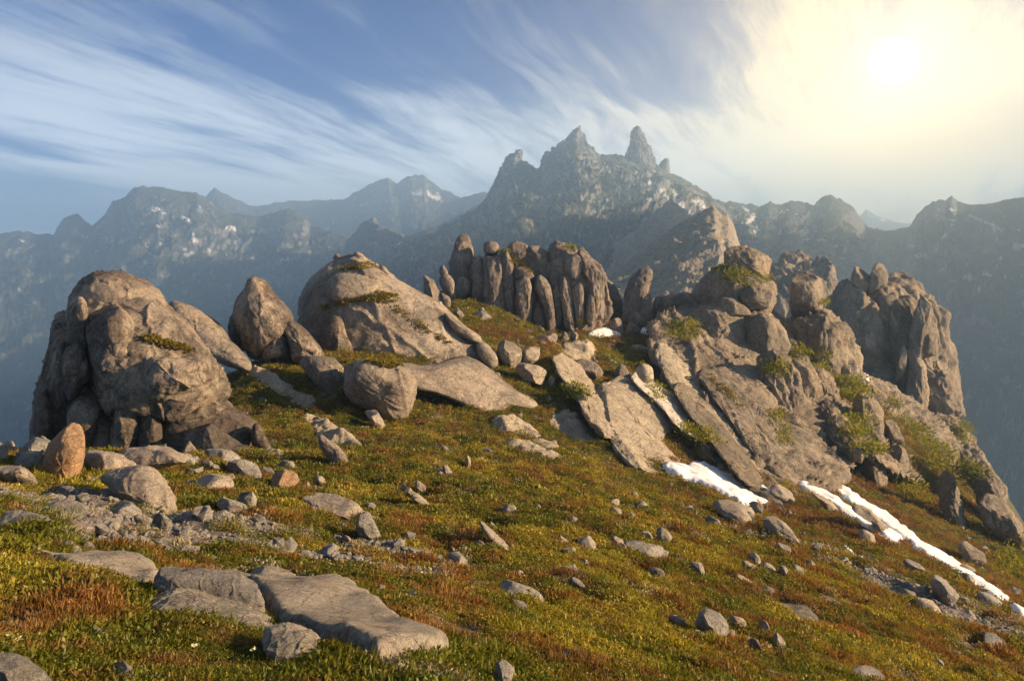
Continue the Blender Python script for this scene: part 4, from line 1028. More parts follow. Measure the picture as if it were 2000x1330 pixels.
# ------------------------------------------------------------------ slabs of bedrock lying in the turf, and snow
SHEETS = []
def sheet(name, pts, mat, h, label=None, cat=None, group=None, kind=None, noise=.15, nl=.8, edge=.08, wid=None, res=2.6, chaikin=1, ragged=0.0, relief=.4, wl=.5):
    """a low body lying in the turf: a fine grid over its plan, lifted inside the outline and dipping under the ground outside"""
    pts = np.array(pts, float)
    per = np.linalg.norm(pts - np.roll(pts, 1, 0), axis=1).sum()
    hp = np.array([hit_near(*q) for q in resample(pts, int(np.clip(per / 8, 24, 90)), chaikin)])
    Bp = hp[:, :2]
    SHEETS.append(Bp)
    step = res / FPX * np.median(hp[:, 1])
    stepy = step * 2.0
    lo, hi = Bp.min(0) - 3 * step, Bp.max(0) + 3 * step
    while (hi[0] - lo[0]) / step * (hi[1] - lo[1]) / stepy > 20000:
        step *= 1.1
        stepy *= 1.1
    gx, gy = np.arange(lo[0], hi[0], step), np.arange(lo[1], hi[1], stepy)
    X, Y_ = np.meshgrid(gx, gy)
    XY = np.c_[X.ravel(), Y_.ravel()]
    size = math.sqrt((hi - lo).prod())
    wob = ragged / FPX * np.median(hp[:, 1])
    q3 = np.c_[XY, 0 * XY[:, 0]]
    XYw = XY + wob * np.stack([fbm(q3 / (wob * 3 + .01), 4, .6), fbm(q3 / (wob * 3 + .01) + 50, 4, .6)], 1) if ragged else XY
    sdist = seg_dist(XYw, np.vstack([Bp, Bp[:1]]))
    a_, b_ = Bp, np.roll(Bp, -1, 0)
    ins = np.zeros(len(XY), bool)
    for a1, b1 in zip(a_, b_):
        ins ^= ((a1[1] > XYw[:, 1]) != (b1[1] > XYw[:, 1])) & (XYw[:, 0] < (b1[0] - a1[0]) * (XYw[:, 1] - a1[1]) / (b1[1] - a1[1] + 1e-12) + a1[0])
    sdist = np.where(ins, sdist, -sdist)
    wid = wid or h * 1.2
    zg = ground_z(XY[:, 0], XY[:, 1])
    lift = np.where(sdist > 0, h * (1 - np.exp(-np.maximum(sdist, 0) / wid)), -edge * np.clip(-sdist / (2 * step), 0, 1))
    nzv = h * noise * fbm(q3 / nl, 5, .55) + h * relief * noise * (ridged(q3 / wl + 4, 4) - .6)
    z = zg + lift + nzv * np.clip(sdist / wid, 0, 1)
    n_ = len(gx)
    Q = grid_faces(n_, len(gy), False)
    keep = (sdist[Q] > -2.5 * stepy).any(1)
    Q = Q[keep]
    used, inv = np.unique(Q, return_inverse=True)
    Q = inv.reshape(-1, 4)
    V = np.c_[XY, z][used]
    c = Bp.mean(0)
    org = (c[0], c[1], float(ground_z([c[0]], [c[1]])[0]))
    o = add_obj(name, V, Q, None, M[mat], None, org)
    tag(o, label, cat, group, kind)
    return o

for lab, pts, mat, h in [
    ('long pale bedrock slab running down the slope below the cone-shaped tor', P(1, 1010, 500, 1110, 515, 1230, 590, 1330, 690, 1260, 685, 1120, 600), 'slab', .5),
    ('pale cracked bedrock strip in the grass left of the wedge boulder', P(1, 1285, 705, 1400, 730, 1500, 800, 1640, 890, 1645, 945, 1500, 880, 1320, 770), 'slab', .5),
    ('pale flat bedrock slab behind the thin fin stone', P(1, 1560, 940, 1680, 975, 1750, 1040, 1860, 1085, 1895, 1135, 1700, 1100, 1600, 1020), 'slab', .45),
    ('pale bedrock slab in the turf above the leaning slab', P(3, 235, 650, 330, 635, 430, 650, 445, 700, 400, 720, 440, 780, 330, 740, 260, 690), 'slab', .5),
    ('small pale bedrock patch right of the drum boulder', P(0, 795, 712, 850, 735, 900, 775, 870, 778, 820, 750), 'slab', .35),
    ('low pale bedrock outcrop in the middle of the grassy slope', P(0, 955, 818, 1000, 812, 1040, 830, 1060, 855, 1010, 850, 970, 838), 'slab', .35),
    ('ragged pinkish bedrock outcrop left of the golden slab face', P(3, 180, 1020, 250, 985, 330, 1010, 400, 1100, 440, 1150, 330, 1150, 230, 1090), 'slab', .6),
    ('pale bedrock hump at the foot of the tor beside the pointed block', P(1, 1350, 1120, 1400, 1105, 1440, 1150, 1500, 1190, 1430, 1200), 'slab', .25),
    ('grey bedrock patch in the turf below the pale outcrop', P(0, 1035, 855, 1085, 862, 1100, 885, 1060, 880), 'slab', .2),
    ('pale narrow bedrock strip below the ragged outcrop', P(0, 980, 860, 1030, 868, 1100, 890, 1085, 900, 1000, 880), 'slab', .2),
]:
    sheet('rock_slab', pts, mat, h, lab, 'rock slab', noise=.9, nl=2.0, wl=1.2, ragged=7)
# foreground slabs
sheet('rock_slab', P(0, 30, 1090, 100, 1092, 200, 1102, 260, 1105, 318, 1122, 310, 1150, 270, 1152, 200, 1140, 120, 1115), 'bed', .13, 'flat grey slab sunk in foreground turf behind the yellow flowers', 'rock slab', noise=.14, ragged=5, wid=.022, relief=.4, wl=.25, nl=1.4)
sheet('rock_slab', P(0, 470, 1140, 560, 1132, 640, 1145, 700, 1165, 740, 1200, 800, 1235, 850, 1262, 888, 1282, 850, 1302, 800, 1300, 740, 1312, 700, 1290, 640, 1262, 580, 1235, 520, 1200), 'bed', .13, 'largest pale flat slab in the foreground, tapering to a point on the right', 'rock slab', noise=.14, ragged=5, wid=.022, relief=.4, wl=.25, nl=1.4)
stone('dark-edged upright step of rock at the back of the foreground slab', P(0, 300, 1135, 312, 1117, 380, 1120, 470, 1130, 505, 1150, 528, 1200, 480, 1195, 400, 1170, 310, 1160), (420, 1190), 'grey', 'rock block', 'rock_block', T=.22, p=6, chaikin=0, detail=2, facet=0, amp=.03, joint=.008, lean=.5, sink=.3)
stone('low lichen-covered front ledge of the foreground slab', P(0, 290, 1175, 335, 1152, 380, 1152, 440, 1175, 500, 1195, 545, 1215, 560, 1240, 480, 1225, 380, 1205, 310, 1190), (430, 1215), 'bed', 'rock block', 'rock_block', T=.30, lean=1.6, p=4.5, detail=2, facet=0, amp=.04, joint=.008, sink=.35)
stone('rounded grey lump at the lower left edge of the large slab', P(0, 500, 1238, 540, 1228, 585, 1232, 622, 1252, 636, 1282, 590, 1292, 545, 1286, 515, 1262), (570, 1285), 'bed', T=.24, detail=2, lean=.9, facet=.08)

# ------------------------------------------------------------------ boulders
B = [
 # label, outline, material, extra
 ('tall orange-tan boulder standing on end beside the left tor', P(5, 180, 280, 205, 200, 260, 110, 320, 30, 375, 0, 425, 20, 445, 95, 430, 180, 390, 250, 330, 298, 250, 290), 'tan', dict(T=.65, p=2.6, facet=.05, joint=.008, amp=.05)),
 ('small dark block cut by the left edge behind the tan standing boulder', P(5, -60, 110, -20, 95, 25, 110, 38, 160, 20, 210, -50, 215), 'grey', {}),
 ('pale pointed block at the left edge against the valley', P(5, 10, 130, 20, 75, 50, 75, 100, 135, 70, 150, 20, 150), 'boulder', dict(facet=.2)),
 ('flat grey boulder between left-edge block and tan standing boulder', P(5, 75, 125, 110, 82, 180, 75, 270, 90, 260, 140, 100, 145), 'grey', dict(T=.8)),
 ('dark low boulder touching the left foot of the tan standing boulder', P(5, 15, 215, 30, 165, 130, 150, 220, 150, 210, 240, 90, 225), 'grey', dict(T=.7)),
 ('rounded pale boulder cut by the left edge below the dark low boulder', P(5, -80, 300, -60, 235, 20, 222, 110, 230, 160, 270, 190, 305, 60, 315), 'boulder', dict(T=.45)),
 ('broad low slab boulder with tan rim right of the tan standing boulder', P(5, 400, 220, 440, 165, 520, 150, 620, 165, 710, 220, 660, 245, 540, 260, 420, 262), 'boulder', dict(T=.9, lean=.5)),
 ('biggest rounded boulder of the left foreground, pale with smooth front', P(5, 500, 300, 590, 250, 700, 222, 780, 232, 860, 300, 910, 370, 928, 440, 850, 445, 740, 440, 640, 390, 560, 330), 'boulder', dict(T=.65, p=2.6, lean=.35, facet=.05)),
 ('thin flat boulder lying on a wider layered one by the tor foot', P(5, 640, 125, 650, 85, 740, 78, 830, 95, 855, 135, 760, 140), 'boulder', dict(T=.8)),
 ('wide layered boulder under the thin flat one by the tor foot', P(5, 600, 200, 650, 145, 760, 125, 880, 140, 970, 180, 975, 225, 900, 262, 780, 240), 'boulder', dict(T=.9, cracks=[(P(5, 650, 165, 780, 160, 860, 140), 1.5, .12)])),
 ('dark square block leaning on the tor foot', P(5, 840, 130, 870, 60, 920, 65, 955, 95, 940, 160, 870, 160), 'grey', dict(facet=.2)),
 ('pale pointed block beside the dark square block', P(5, 930, 150, 968, 70, 1040, 150, 1020, 165, 950, 170), 'boulder', dict(facet=.22)),
 ('small grey block in front of the pale pointed block', P(5, 960, 190, 985, 155, 1030, 165, 1045, 205, 990, 215), 'grey', {}),
 ('flat dark boulder right of the pale pointed block', P(5, 1030, 190, 1060, 140, 1180, 138, 1255, 180, 1200, 225, 1080, 215), 'grey', dict(T=.7)),
 ('round lichen-grey boulder below the tor ramp', P(5, 1165, 240, 1190, 200, 1260, 182, 1330, 205, 1352, 260, 1330, 285, 1220, 285), 'grey', {}),
 ('small grey stone right of the round lichen-grey boulder', P(5, 1345, 250, 1360, 215, 1400, 215, 1425, 250, 1400, 278), 'grey', {}),
 ('squat tan boulder with ribbed front on the grass', P(5, 1410, 310, 1425, 260, 1480, 245, 1540, 262, 1565, 310, 1555, 350, 1480, 355, 1430, 340), 'tan', dict(T=.5, flute=.06)),
 ('tiny tan pointed stone right of the squat tan boulder', P(5, 1565, 320, 1600, 285, 1625, 345, 1590, 345), 'tan', dict(facet=.2)),
 ('flat pale boulder lying in grass left of the squat tan boulder', P(5, 955, 330, 1000, 285, 1110, 268, 1195, 290, 1210, 325, 1150, 362, 1030, 355), 'boulder', dict(T=.5, lean=.5)),
 ('grey rectangular block under the upright grey stone', P(5, 1110, 415, 1140, 380, 1240, 405, 1280, 425, 1275, 475, 1200, 455), 'grey', dict(facet=.15)),
 ('upright grey stone on the rectangular block', P(5, 1230, 400, 1250, 360, 1310, 348, 1335, 380, 1320, 440, 1280, 445), 'grey', {}),
 ('dark little stone right of the upright grey stone', P(5, 1325, 430, 1350, 398, 1380, 420, 1385, 455, 1345, 465), 'grey', {}),
 ('low tan stone right of the dark little stone', P(5, 1370, 455, 1390, 420, 1430, 430, 1470, 468, 1410, 472), 'tan', {}),
 ('long low pale rock at left with rounded back', P(5, 180, 440, 230, 410, 330, 400, 430, 420, 500, 480, 420, 490, 300, 475), 'boulder', dict(T=.5, lean=.5)),
 ('grey wedge stone left of the biggest rounded boulder', P(5, 490, 365, 530, 340, 590, 355, 620, 385, 560, 405), 'boulder', {}),
 ('low grey stone in front of the biggest rounded boulder', P(5, 555, 430, 590, 390, 660, 395, 740, 450, 720, 468, 620, 460), 'grey', dict(T=.35)),
 ('broken grey stone left of the grey wedge stone', P(5, 265, 370, 300, 330, 360, 318, 420, 360, 400, 385, 300, 385), 'grey', dict(facet=.2)),
 ('small round stone between broken stone and grey wedge', P(5, 415, 375, 430, 350, 460, 352, 485, 385, 440, 390), 'grey', {}),
 ('long flat grey rock at the left edge', P(5, -60, 480, 0, 455, 120, 470, 230, 490, 270, 520, 270, 570, 180, 560, 60, 510), 'grey', dict(T=.4)),
 ('round pale cobble on the end of the long flat grey rock', P(5, 215, 490, 245, 465, 285, 485, 280, 508, 240, 510), 'boulder', {}),
 ('streaked grey stone in front of the long flat grey rock', P(5, 95, 560, 130, 530, 190, 530, 240, 580, 170, 585), 'grey', {}),
 ('white-speckled boulder at left above the flat sunken slab', P(5, 200, 640, 250, 605, 330, 598, 400, 640, 445, 690, 360, 690, 270, 665), 'grey', dict(T=.25)),
 ('paired grey stone in the gravel patch, left one', P(5, 460, 550, 490, 515, 550, 515, 580, 560, 550, 585, 490, 580), 'grey', {}),
 ('paired grey stone in the gravel patch, right one', P(5, 540, 520, 580, 500, 620, 510, 632, 545, 590, 555), 'grey', {}),
 ('pointed grey pyramid stone in the gravel patch', P(5, 790, 540, 805, 480, 835, 462, 895, 515, 890, 575, 830, 560), 'grey', dict(facet=.2)),
 ('oblong tan stone lying slanted in the gravel', P(5, 480, 600, 520, 582, 580, 605, 622, 645, 590, 655, 520, 630), 'boulder', {}),
 ('small tan block at the lower edge of the gravel', P(5, 715, 640, 740, 600, 790, 605, 810, 650, 760, 658), 'boulder', dict(facet=.2)),
 ('little rounded pair of pebbles below the small tan block', P(5, 740, 685, 760, 660, 800, 658, 825, 690, 780, 700), 'grey', {}),
 ('grey rectangular stone in grass right of the gravel', P(5, 1145, 630, 1160, 590, 1280, 592, 1302, 610, 1300, 650, 1210, 640), 'grey', dict(facet=.15)),
 ('small pointed grey stone beside the pinkish path strip', P(5, 1415, 670, 1440, 643, 1480, 670, 1495, 698, 1430, 690), 'grey', {}),
 ('flat lichen rock above the large foreground slab', P(5, 1280, 790, 1310, 755, 1400, 745, 1510, 770, 1555, 810, 1470, 820, 1360, 805), 'boulder', dict(T=.2, lean=.5)),
 ('pale rock half buried at the bottom edge of the picture', P(5, 500, 1330, 540, 1260, 620, 1245, 690, 1290, 710, 1360, 560, 1370), 'boulder', dict(T=.15)),
 ('dark shadowed rock in the bottom left corner', P(0, -60, 1340, -20, 1288, 40, 1295, 95, 1330, 110, 1360, -40, 1370), 'grey', dict(T=.18)),
 ('thin dark stone edge in the foreground grass', P(5, 470, 1080, 490, 1045, 560, 1090, 565, 1115, 500, 1105), 'grey', dict(T=.04)),
 ('dark stone at the bottom edge right of the large slab', P(6, 960, 1330, 975, 1260, 1020, 1238, 1070, 1280, 1100, 1340, 1020, 1370), 'grey', dict(T=.14)),
 # middle slope
 ('flat-topped grey slab boulder behind the dark tent-shaped rock', P(6, -30, 400, 20, 365, 120, 370, 230, 405, 320, 465, 200, 480, 40, 470), 'boulder', dict(T=.7, lean=.7)),
 ('dark tent-shaped rock with black lichen', P(6, 235, 560, 260, 480, 320, 462, 370, 560, 405, 600, 390, 618, 280, 590), 'grey', dict(T=.35, facet=.15)),
 ('pale flake leaning behind the dark tent-shaped rock', P(6, 320, 480, 350, 480, 405, 545, 370, 552), 'boulder', dict(T=.2, facet=.1)),
 ('little stacked grey stones beside the flat-topped slab', P(6, 280, 430, 300, 402, 350, 410, 370, 450, 320, 465), 'grey', {}),
 ('small dark stone pair left of the flat-topped slab', P(6, -30, 450, 0, 420, 50, 430, 60, 460, 10, 470), 'grey', {}),
 ('flat stone in grass above the flat-topped slab', P(6, 95, 345, 130, 325, 190, 340, 220, 368, 150, 360), 'grey', {}),
 ('thin curved fin stone tilted on the grass', P(1, 1650, 1110, 1655, 1065, 1700, 1090, 1780, 1150, 1840, 1215, 1852, 1240, 1800, 1240, 1720, 1200, 1680, 1160), 'column', dict(T=.35, p=3, facet=.02)),
 ('long thin pale sliver lying in the grass', P(6, 500, 350, 520, 340, 590, 370, 690, 450, 650, 450, 570, 400), 'slab', dict(T=.35, facet=.02)),
 ('low grey hump stone left of the little upright stone', P(6, 625, 245, 660, 222, 720, 235, 765, 268, 690, 262), 'boulder', dict(T=.4)),
 ('little upright pale stone standing alone in the grass', P(6, 815, 225, 820, 168, 832, 158, 850, 170, 848, 230, 825, 235), 'slab', dict(T=.15, facet=.1)),
 ('small split stone lying below the upright pale stone', P(6, 805, 290, 812, 250, 850, 258, 880, 262, 840, 290), 'boulder', {}),
 ('long tilted sliver slab with dark hollow behind', P(6, 890, 520, 905, 512, 960, 560, 1040, 620, 1088, 670, 1050, 672, 950, 590), 'boulder', dict(T=.3, facet=.02)),
 ('short flake standing behind the long tilted sliver', P(6, 930, 520, 945, 502, 990, 545, 1005, 590, 960, 565), 'boulder', dict(T=.2)),
 ('small pale stone below the long tilted sliver', P(6, 930, 635, 945, 620, 985, 650, 975, 665), 'boulder', {}),
 ('rounded pale stone left of the long tilted sliver', P(6, 720, 700, 740, 672, 790, 672, 840, 715, 800, 725), 'boulder', dict(T=.3)),
 ('speckled grey stone below the rounded pale stone', P(6, 815, 795, 830, 768, 880, 768, 910, 800, 860, 808), 'grey', {}),
 ('gabled tan boulder on the open grass', P(6, 1385, 635, 1420, 600, 1460, 585, 1500, 615, 1522, 648, 1450, 655), 'boulder', dict(T=.5, facet=.15)),
 ('long dark slab in the grass right of the gabled boulder', P(6, 1650, 620, 1700, 612, 1800, 635, 1862, 655, 1880, 690, 1780, 665, 1690, 650), 'grey', dict(T=.5)),
 ('long dark weathered rock in the lower middle grass', P(6, 980, 845, 1010, 822, 1100, 840, 1190, 875, 1235, 915, 1225, 940, 1130, 900, 1040, 875), 'grey', dict(T=.25)),
 ('rounded grey stone right of the long dark weathered rock', P(6, 1340, 830, 1360, 795, 1410, 798, 1445, 840, 1410, 852), 'grey', {}),
 ('grey stone pair on the right slope, larger one', P(6, 1465, 820, 1500, 798, 1550, 805, 1575, 840, 1520, 838), 'grey', {}),
 ('grey stone pair on the right slope, smaller one', P(6, 1545, 868, 1565, 850, 1600, 870, 1585, 890), 'grey', {}),
 ('pale round-topped stone in the middle of the meadow', P(6, 1150, 440, 1165, 418, 1200, 412, 1238, 440, 1200, 452), 'grey', {}),
 ('broken flat stones in the middle meadow', P(6, 1000, 450, 1030, 418, 1080, 420, 1125, 458, 1060, 465), 'grey', {}),
 ('upper stone of a stacked pair on the meadow', P(6, 1530, 415, 1570, 395, 1620, 385, 1630, 425, 1570, 432), 'boulder', {}),
 ('lower stone of a stacked pair on the meadow', P(6, 1555, 450, 1580, 425, 1640, 440, 1650, 475, 1600, 482), 'boulder', {}),
 ('small grey stone between meadow stones and gabled boulder', P(6, 1350, 495, 1370, 472, 1410, 490, 1400, 508), 'grey', {}),
 ('small dark stone left of the long tilted sliver', P(6, 725, 490, 745, 465, 785, 495, 760, 502), 'grey', {}),
 # right slope
 ('dark angular boulder on the lower right grass', P(7, 390, 990, 420, 930, 455, 912, 530, 950, 560, 1000, 578, 1060, 500, 1030), 'grey', dict(T=.35, facet=.15)),
 ('low pale slab left of the dark angular boulder', P(7, 255, 945, 290, 928, 340, 955, 375, 985, 320, 975), 'boulder', {}),
 ('small grey stone left of the low pale slab', P(7, 100, 900, 150, 876, 185, 890, 180, 915, 130, 915), 'grey', {}),
 ('half buried brown stone at lower right', P(7, 760, 1040, 790, 1015, 830, 1060, 850, 1100, 800, 1085), 'boulder', {}),
 ('small grey stone below the half buried brown stone', P(7, 790, 1110, 810, 1080, 850, 1100, 855, 1125, 820, 1125), 'grey', {}),
 ('big dark stone at the bottom edge on the right', P(7, 1130, 1260, 1170, 1210, 1240, 1200, 1310, 1240, 1330, 1280, 1200, 1280), 'grey', dict(T=.5)),
 ('rectangular grey stone on the slope below the long dark slab', P(7, 155, 715, 180, 698, 240, 712, 260, 745, 240, 755, 190, 740), 'grey', dict(facet=.15)),
 ('pale grey stone on the slope right of the rectangular stone', P(7, 355, 690, 380, 672, 430, 680, 458, 735, 420, 735), 'grey', {}),
 ('dark left stone of the chain across the right slope', P(7, 640, 640, 670, 620, 710, 650, 720, 685, 680, 665), 'grey', {}),
 ('low middle stone of the chain across the right slope', P(7, 720, 690, 760, 690, 800, 705, 790, 722, 740, 712), 'grey', {}),
 ('tilted stone of the chain across the right slope', P(7, 795, 700, 820, 684, 860, 725, 872, 762, 835, 740), 'grey', {}),
 ('last dark stone of the chain across the right slope', P(7, 870, 715, 900, 705, 940, 720, 935, 748, 890, 745), 'grey', {}),
 ('long pale stone on the slope below the chain of stones', P(7, 595, 740, 615, 735, 680, 775, 712, 800, 670, 795), 'boulder', {}),
 ('long rounded tan boulder just below the upper snow bank', P(7, 480, 385, 520, 375, 600, 390, 690, 430, 705, 465, 640, 475, 560, 455, 500, 415), 'boulder', dict(T=1.3, facet=.05)),
 ('low long rock right of the long rounded tan boulder', P(7, 725, 455, 770, 465, 850, 515, 885, 560, 830, 545, 760, 495), 'boulder', dict(T=.8)),
 ('narrow slanting rock rib above the low long rock', P(7, 720, 425, 800, 470, 900, 540, 970, 605, 930, 590, 820, 515), 'boulder', dict(T=.6)),
 ('small dark rounded rock at the end of the slanting rib', P(7, 960, 615, 975, 588, 1020, 592, 1025, 620, 990, 636), 'grey', {}),
 ('dark rock rib dividing the snow, upper one', P(7, 962, 345, 975, 325, 1020, 345, 1080, 395, 1100, 425, 1040, 405), 'boulder', dict(T=.6)),
 ('dark rock rib dividing the snow, lower one', P(7, 1165, 415, 1200, 400, 1260, 440, 1340, 500, 1420, 552, 1350, 530, 1240, 465), 'boulder', dict(T=.8)),
 ('rock at the lower end of the upper snow bank', P(7, 760, 320, 790, 295, 860, 330, 905, 375, 860, 392, 800, 370), 'boulder', dict(T=1.2)),
 ('small rock poking out of the upper snow bank', P(7, 560, 315, 580, 305, 620, 330, 600, 340), 'grey', {}),
 ('tallest angular grey boulder on the right slope below the snow strip', P(7, 1545, 800, 1560, 750, 1600, 760, 1680, 830, 1708, 870, 1690, 888, 1620, 880), 'grey', dict(T=.7, facet=.18)),
 ('flat pinkish slab left of the tallest angular boulder', P(7, 1470, 855, 1520, 858, 1600, 900, 1625, 935, 1550, 905), 'boulder', dict(T=.5)),
 ('grey slab stone above the tallest angular boulder', P(7, 1400, 830, 1420, 800, 1470, 820, 1500, 850, 1440, 850), 'grey', {}),
 ('small grey stone pair below the small snow fleck, left', P(7, 1060, 660, 1080, 638, 1140, 650, 1165, 680, 1100, 680), 'grey', {}),
 ('small grey stone pair below the small snow fleck, right', P(7, 1100, 690, 1120, 675, 1160, 690, 1165, 708, 1130, 705), 'grey', {}),
 ('wedge rock on the slope between the two snow strips', P(7, 1190, 530, 1215, 505, 1260, 530, 1300, 580, 1240, 565), 'boulder', {}),
 ('flat dark rock beside the middle of the long snow strip', P(7, 1400, 670, 1440, 655, 1500, 690, 1530, 720, 1460, 705), 'grey', {}),
 ('dark rock under the middle of the long snow strip', P(7, 1520, 650, 1550, 635, 1600, 665, 1610, 690, 1560, 680), 'grey', {}),
 ('long dark rock touching the lower end of the snow strip', P(7, 1760, 830, 1820, 835, 1900, 880, 1925, 905, 1850, 890), 'grey', dict(T=.8)),
 ('pale stone above the lower half of the snow strip', P(7, 1680, 690, 1710, 675, 1760, 705, 1770, 725, 1720, 715), 'boulder', {}),
 ('dark slab low on the right slope near the edge', P(7, 1800, 1030, 1850, 1035, 1920, 1070, 1960, 1110, 1880, 1085), 'grey', dict(T=.6)),
 ('grey slab low on the right slope left of the dark slab', P(7, 1630, 1110, 1700, 1125, 1790, 1150, 1800, 1165, 1700, 1150), 'grey', dict(T=.4)),
 ('low dark stones on the lower right slope', P(7, 1160, 970, 1200, 965, 1260, 995, 1270, 1012, 1210, 1000), 'grey', dict(T=.4)),
 # around the dome
 ('wedge-shaped brown boulder at the foot of the cone-shaped tor', P(2, 225, 760, 240, 725, 380, 718, 440, 760, 458, 800, 440, 890, 400, 885, 300, 830), 'dome', dict(T=1.6, facet=.08)),
 ('drum-like boulder with streaked rounded front below the dome', P(2, 440, 900, 450, 790, 490, 748, 640, 742, 760, 775, 830, 840, 838, 910, 800, 1000, 760, 1028, 660, 985, 560, 950), 'dome', dict(T=2.4, p=2.7, facet=.03, cracks=[(P(2, 660, 830, 620, 900, 600, 950), 3, .35)])),
 ('two-lobed small boulder at the foot of the cone-shaped tor, upper', P(2, 0, 680, 20, 660, 50, 665, 70, 700, 30, 715), 'dome', {}),
 ('two-lobed small boulder at the foot of the cone-shaped tor, lower', P(2, 40, 715, 70, 690, 115, 695, 130, 730, 80, 742), 'dome', {}),
 ('grey angular outcrop in grass below the drum-like boulder', P(2, 540, 1010, 560, 975, 620, 980, 640, 1020, 700, 1100, 660, 1080, 590, 1040), 'boulder', dict(T=.9)),
 ('flat-topped block boulder right of the dome foot', P(2, 1230, 670, 1250, 625, 1330, 640, 1390, 690, 1350, 770, 1290, 740), 'dome', dict(T=2, facet=.1)),
 ('pale sloping slab beside the flat-topped block boulder', P(2, 1340, 770, 1380, 685, 1440, 660, 1510, 685, 1480, 720, 1400, 750), 'slab', dict(T=1.6, facet=.1)),
 ('log-shaped boulder with flat end, below the flat-topped block', P(2, 1345, 790, 1370, 750, 1440, 760, 1520, 790, 1530, 850, 1490, 878, 1420, 840), 'dome', dict(T=1.2, p=3)),
 ('pale broken end stone right of the log-shaped boulder', P(2, 1500, 870, 1520, 800, 1560, 830, 1570, 860, 1530, 880), 'slab', {}),
 ('left cushion of three in a row below the columns', P(3, 95, 600, 130, 575, 200, 580, 245, 605, 235, 635, 160, 625), 'column', dict(T=1)),
 ('middle cushion of three in a row below the columns', P(3, 240, 610, 260, 585, 300, 590, 308, 620, 280, 636, 250, 635), 'column', dict(T=.9)),
 ('right cushion of three in a row below the columns', P(3, 300, 605, 315, 575, 340, 590, 348, 620, 330, 642, 305, 630), 'column', dict(T=.9)),
 ('dark tablet stone on the slope right of the split standing stone', P(8, 325, 660, 350, 632, 400, 670, 450, 725, 440, 740, 380, 700), 'column', dict(T=.8)),
 ('grey flat rock in the grass below the columns', P(8, 490, 710, 520, 680, 580, 675, 640, 720, 660, 748, 560, 735), 'grey', dict(T=1.2)),
 ('small brown boulder above the three cushions', P(3, 115, 575, 130, 555, 165, 560, 175, 580), 'column', {}),
 ('brown block on the mossy shelf above the golden slab', P(3, 495, 800, 520, 755, 580, 748, 640, 800, 635, 850, 560, 850), 'dome', dict(T=1.4)),
 ('square brown slab on the mossy shelf beside the leaning slab', P(3, 330, 740, 380, 730, 450, 760, 510, 830, 480, 850, 400, 800), 'dome', dict(T=1.2)),
 ('flat brown boulder on the turf left of the striated slabs', P(3, 610, 670, 640, 645, 710, 655, 718, 685, 650, 690), 'dome', dict(T=1)),
 ('small brown boulder on the turf below the right snow patch', P(3, 690, 630, 710, 612, 745, 625, 740, 645), 'dome', {}),
]
for lab, pts, mat, kw in B:
    stone(lab, pts, None, mat, **kw)

# lesser stones, each named by where it lies from the nearest landmark
MARKS = [('tan standing boulder', 120, 890), ('biggest rounded boulder', 270, 965), ('squat tan boulder', 560, 945), ('round lichen-grey boulder', 475, 918),
         ('dark tent-shaped rock', 720, 1032), ('little upright pale stone', 910, 905), ('gabled tan boulder', 1145, 1062), ('long dark slab', 1265, 1075),
         ('dark angular boulder', 1395, 1225), ('tallest angular boulder', 1850, 1158), ('long rounded tan boulder', 1435, 1000), ('chain of stones', 1530, 1108),
         ('long dark weathered rock', 1015, 1160), ('long tilted sliver', 970, 1055), ('long thin pale sliver', 822, 980), ('little snow fleck', 1655, 1076),
         ('stacked pair of stones', 1197, 992), ('pointed grey pyramid stone', 315, 1022), ('white-speckled boulder', 120, 1072), ('half buried brown stone', 1522, 1250),
         ('long pale stone below the chain', 1465, 1138), ('wide layered boulder', 310, 905), ('flat pale boulder', 405, 948), ('upright grey stone', 480, 978)]
WHERE = ['right of', 'at lower right of', 'below', 'at lower left of', 'left of', 'at upper left of', 'behind', 'at upper right of']
def lesser_stones():
    r = np.random.default_rng(21)
    for name, mx, my in MARKS:
        for k in r.permutation(8)[:3]:
            ang = k * math.pi / 4
            dist = r.uniform(38, 62)
            q = np.array([mx + math.cos(ang) * dist, my + math.sin(ang) * dist * .55])
            wd = r.uniform(16, 34)
            m = 7
            t = np.linspace(0, 2 * math.pi, m, endpoint=False) + r.uniform(-.25, .25, m)
            rr = r.uniform(.75, 1.15, m)
            fl = r.uniform(.40, .65)
            u, v = rr * np.cos(t) * wd / 2, rr * np.sin(t) * wd / 2 * fl
            sl = .1 if mx < 700 else .38
            mt = ['grey', 'boulder'][int(r.integers(2))]
            word = ('small ' if wd < 24 else '') + ('flat ' if fl < .5 else 'angular ') + ('grey' if mt == 'grey' else 'pale brown')
            stone('%s stone lying %s the %s' % (word, WHERE[k], name), np.c_[q[0] + u, q[1] + v + sl * u], None, mt, 'stone', 'stone',
                  group='lesser stones strewn over the slope', facet=.22, seed=int(r.integers(1, 200)), sink=.45, lift=.38, grow=(1.2, 1.2))
lesser_stones()

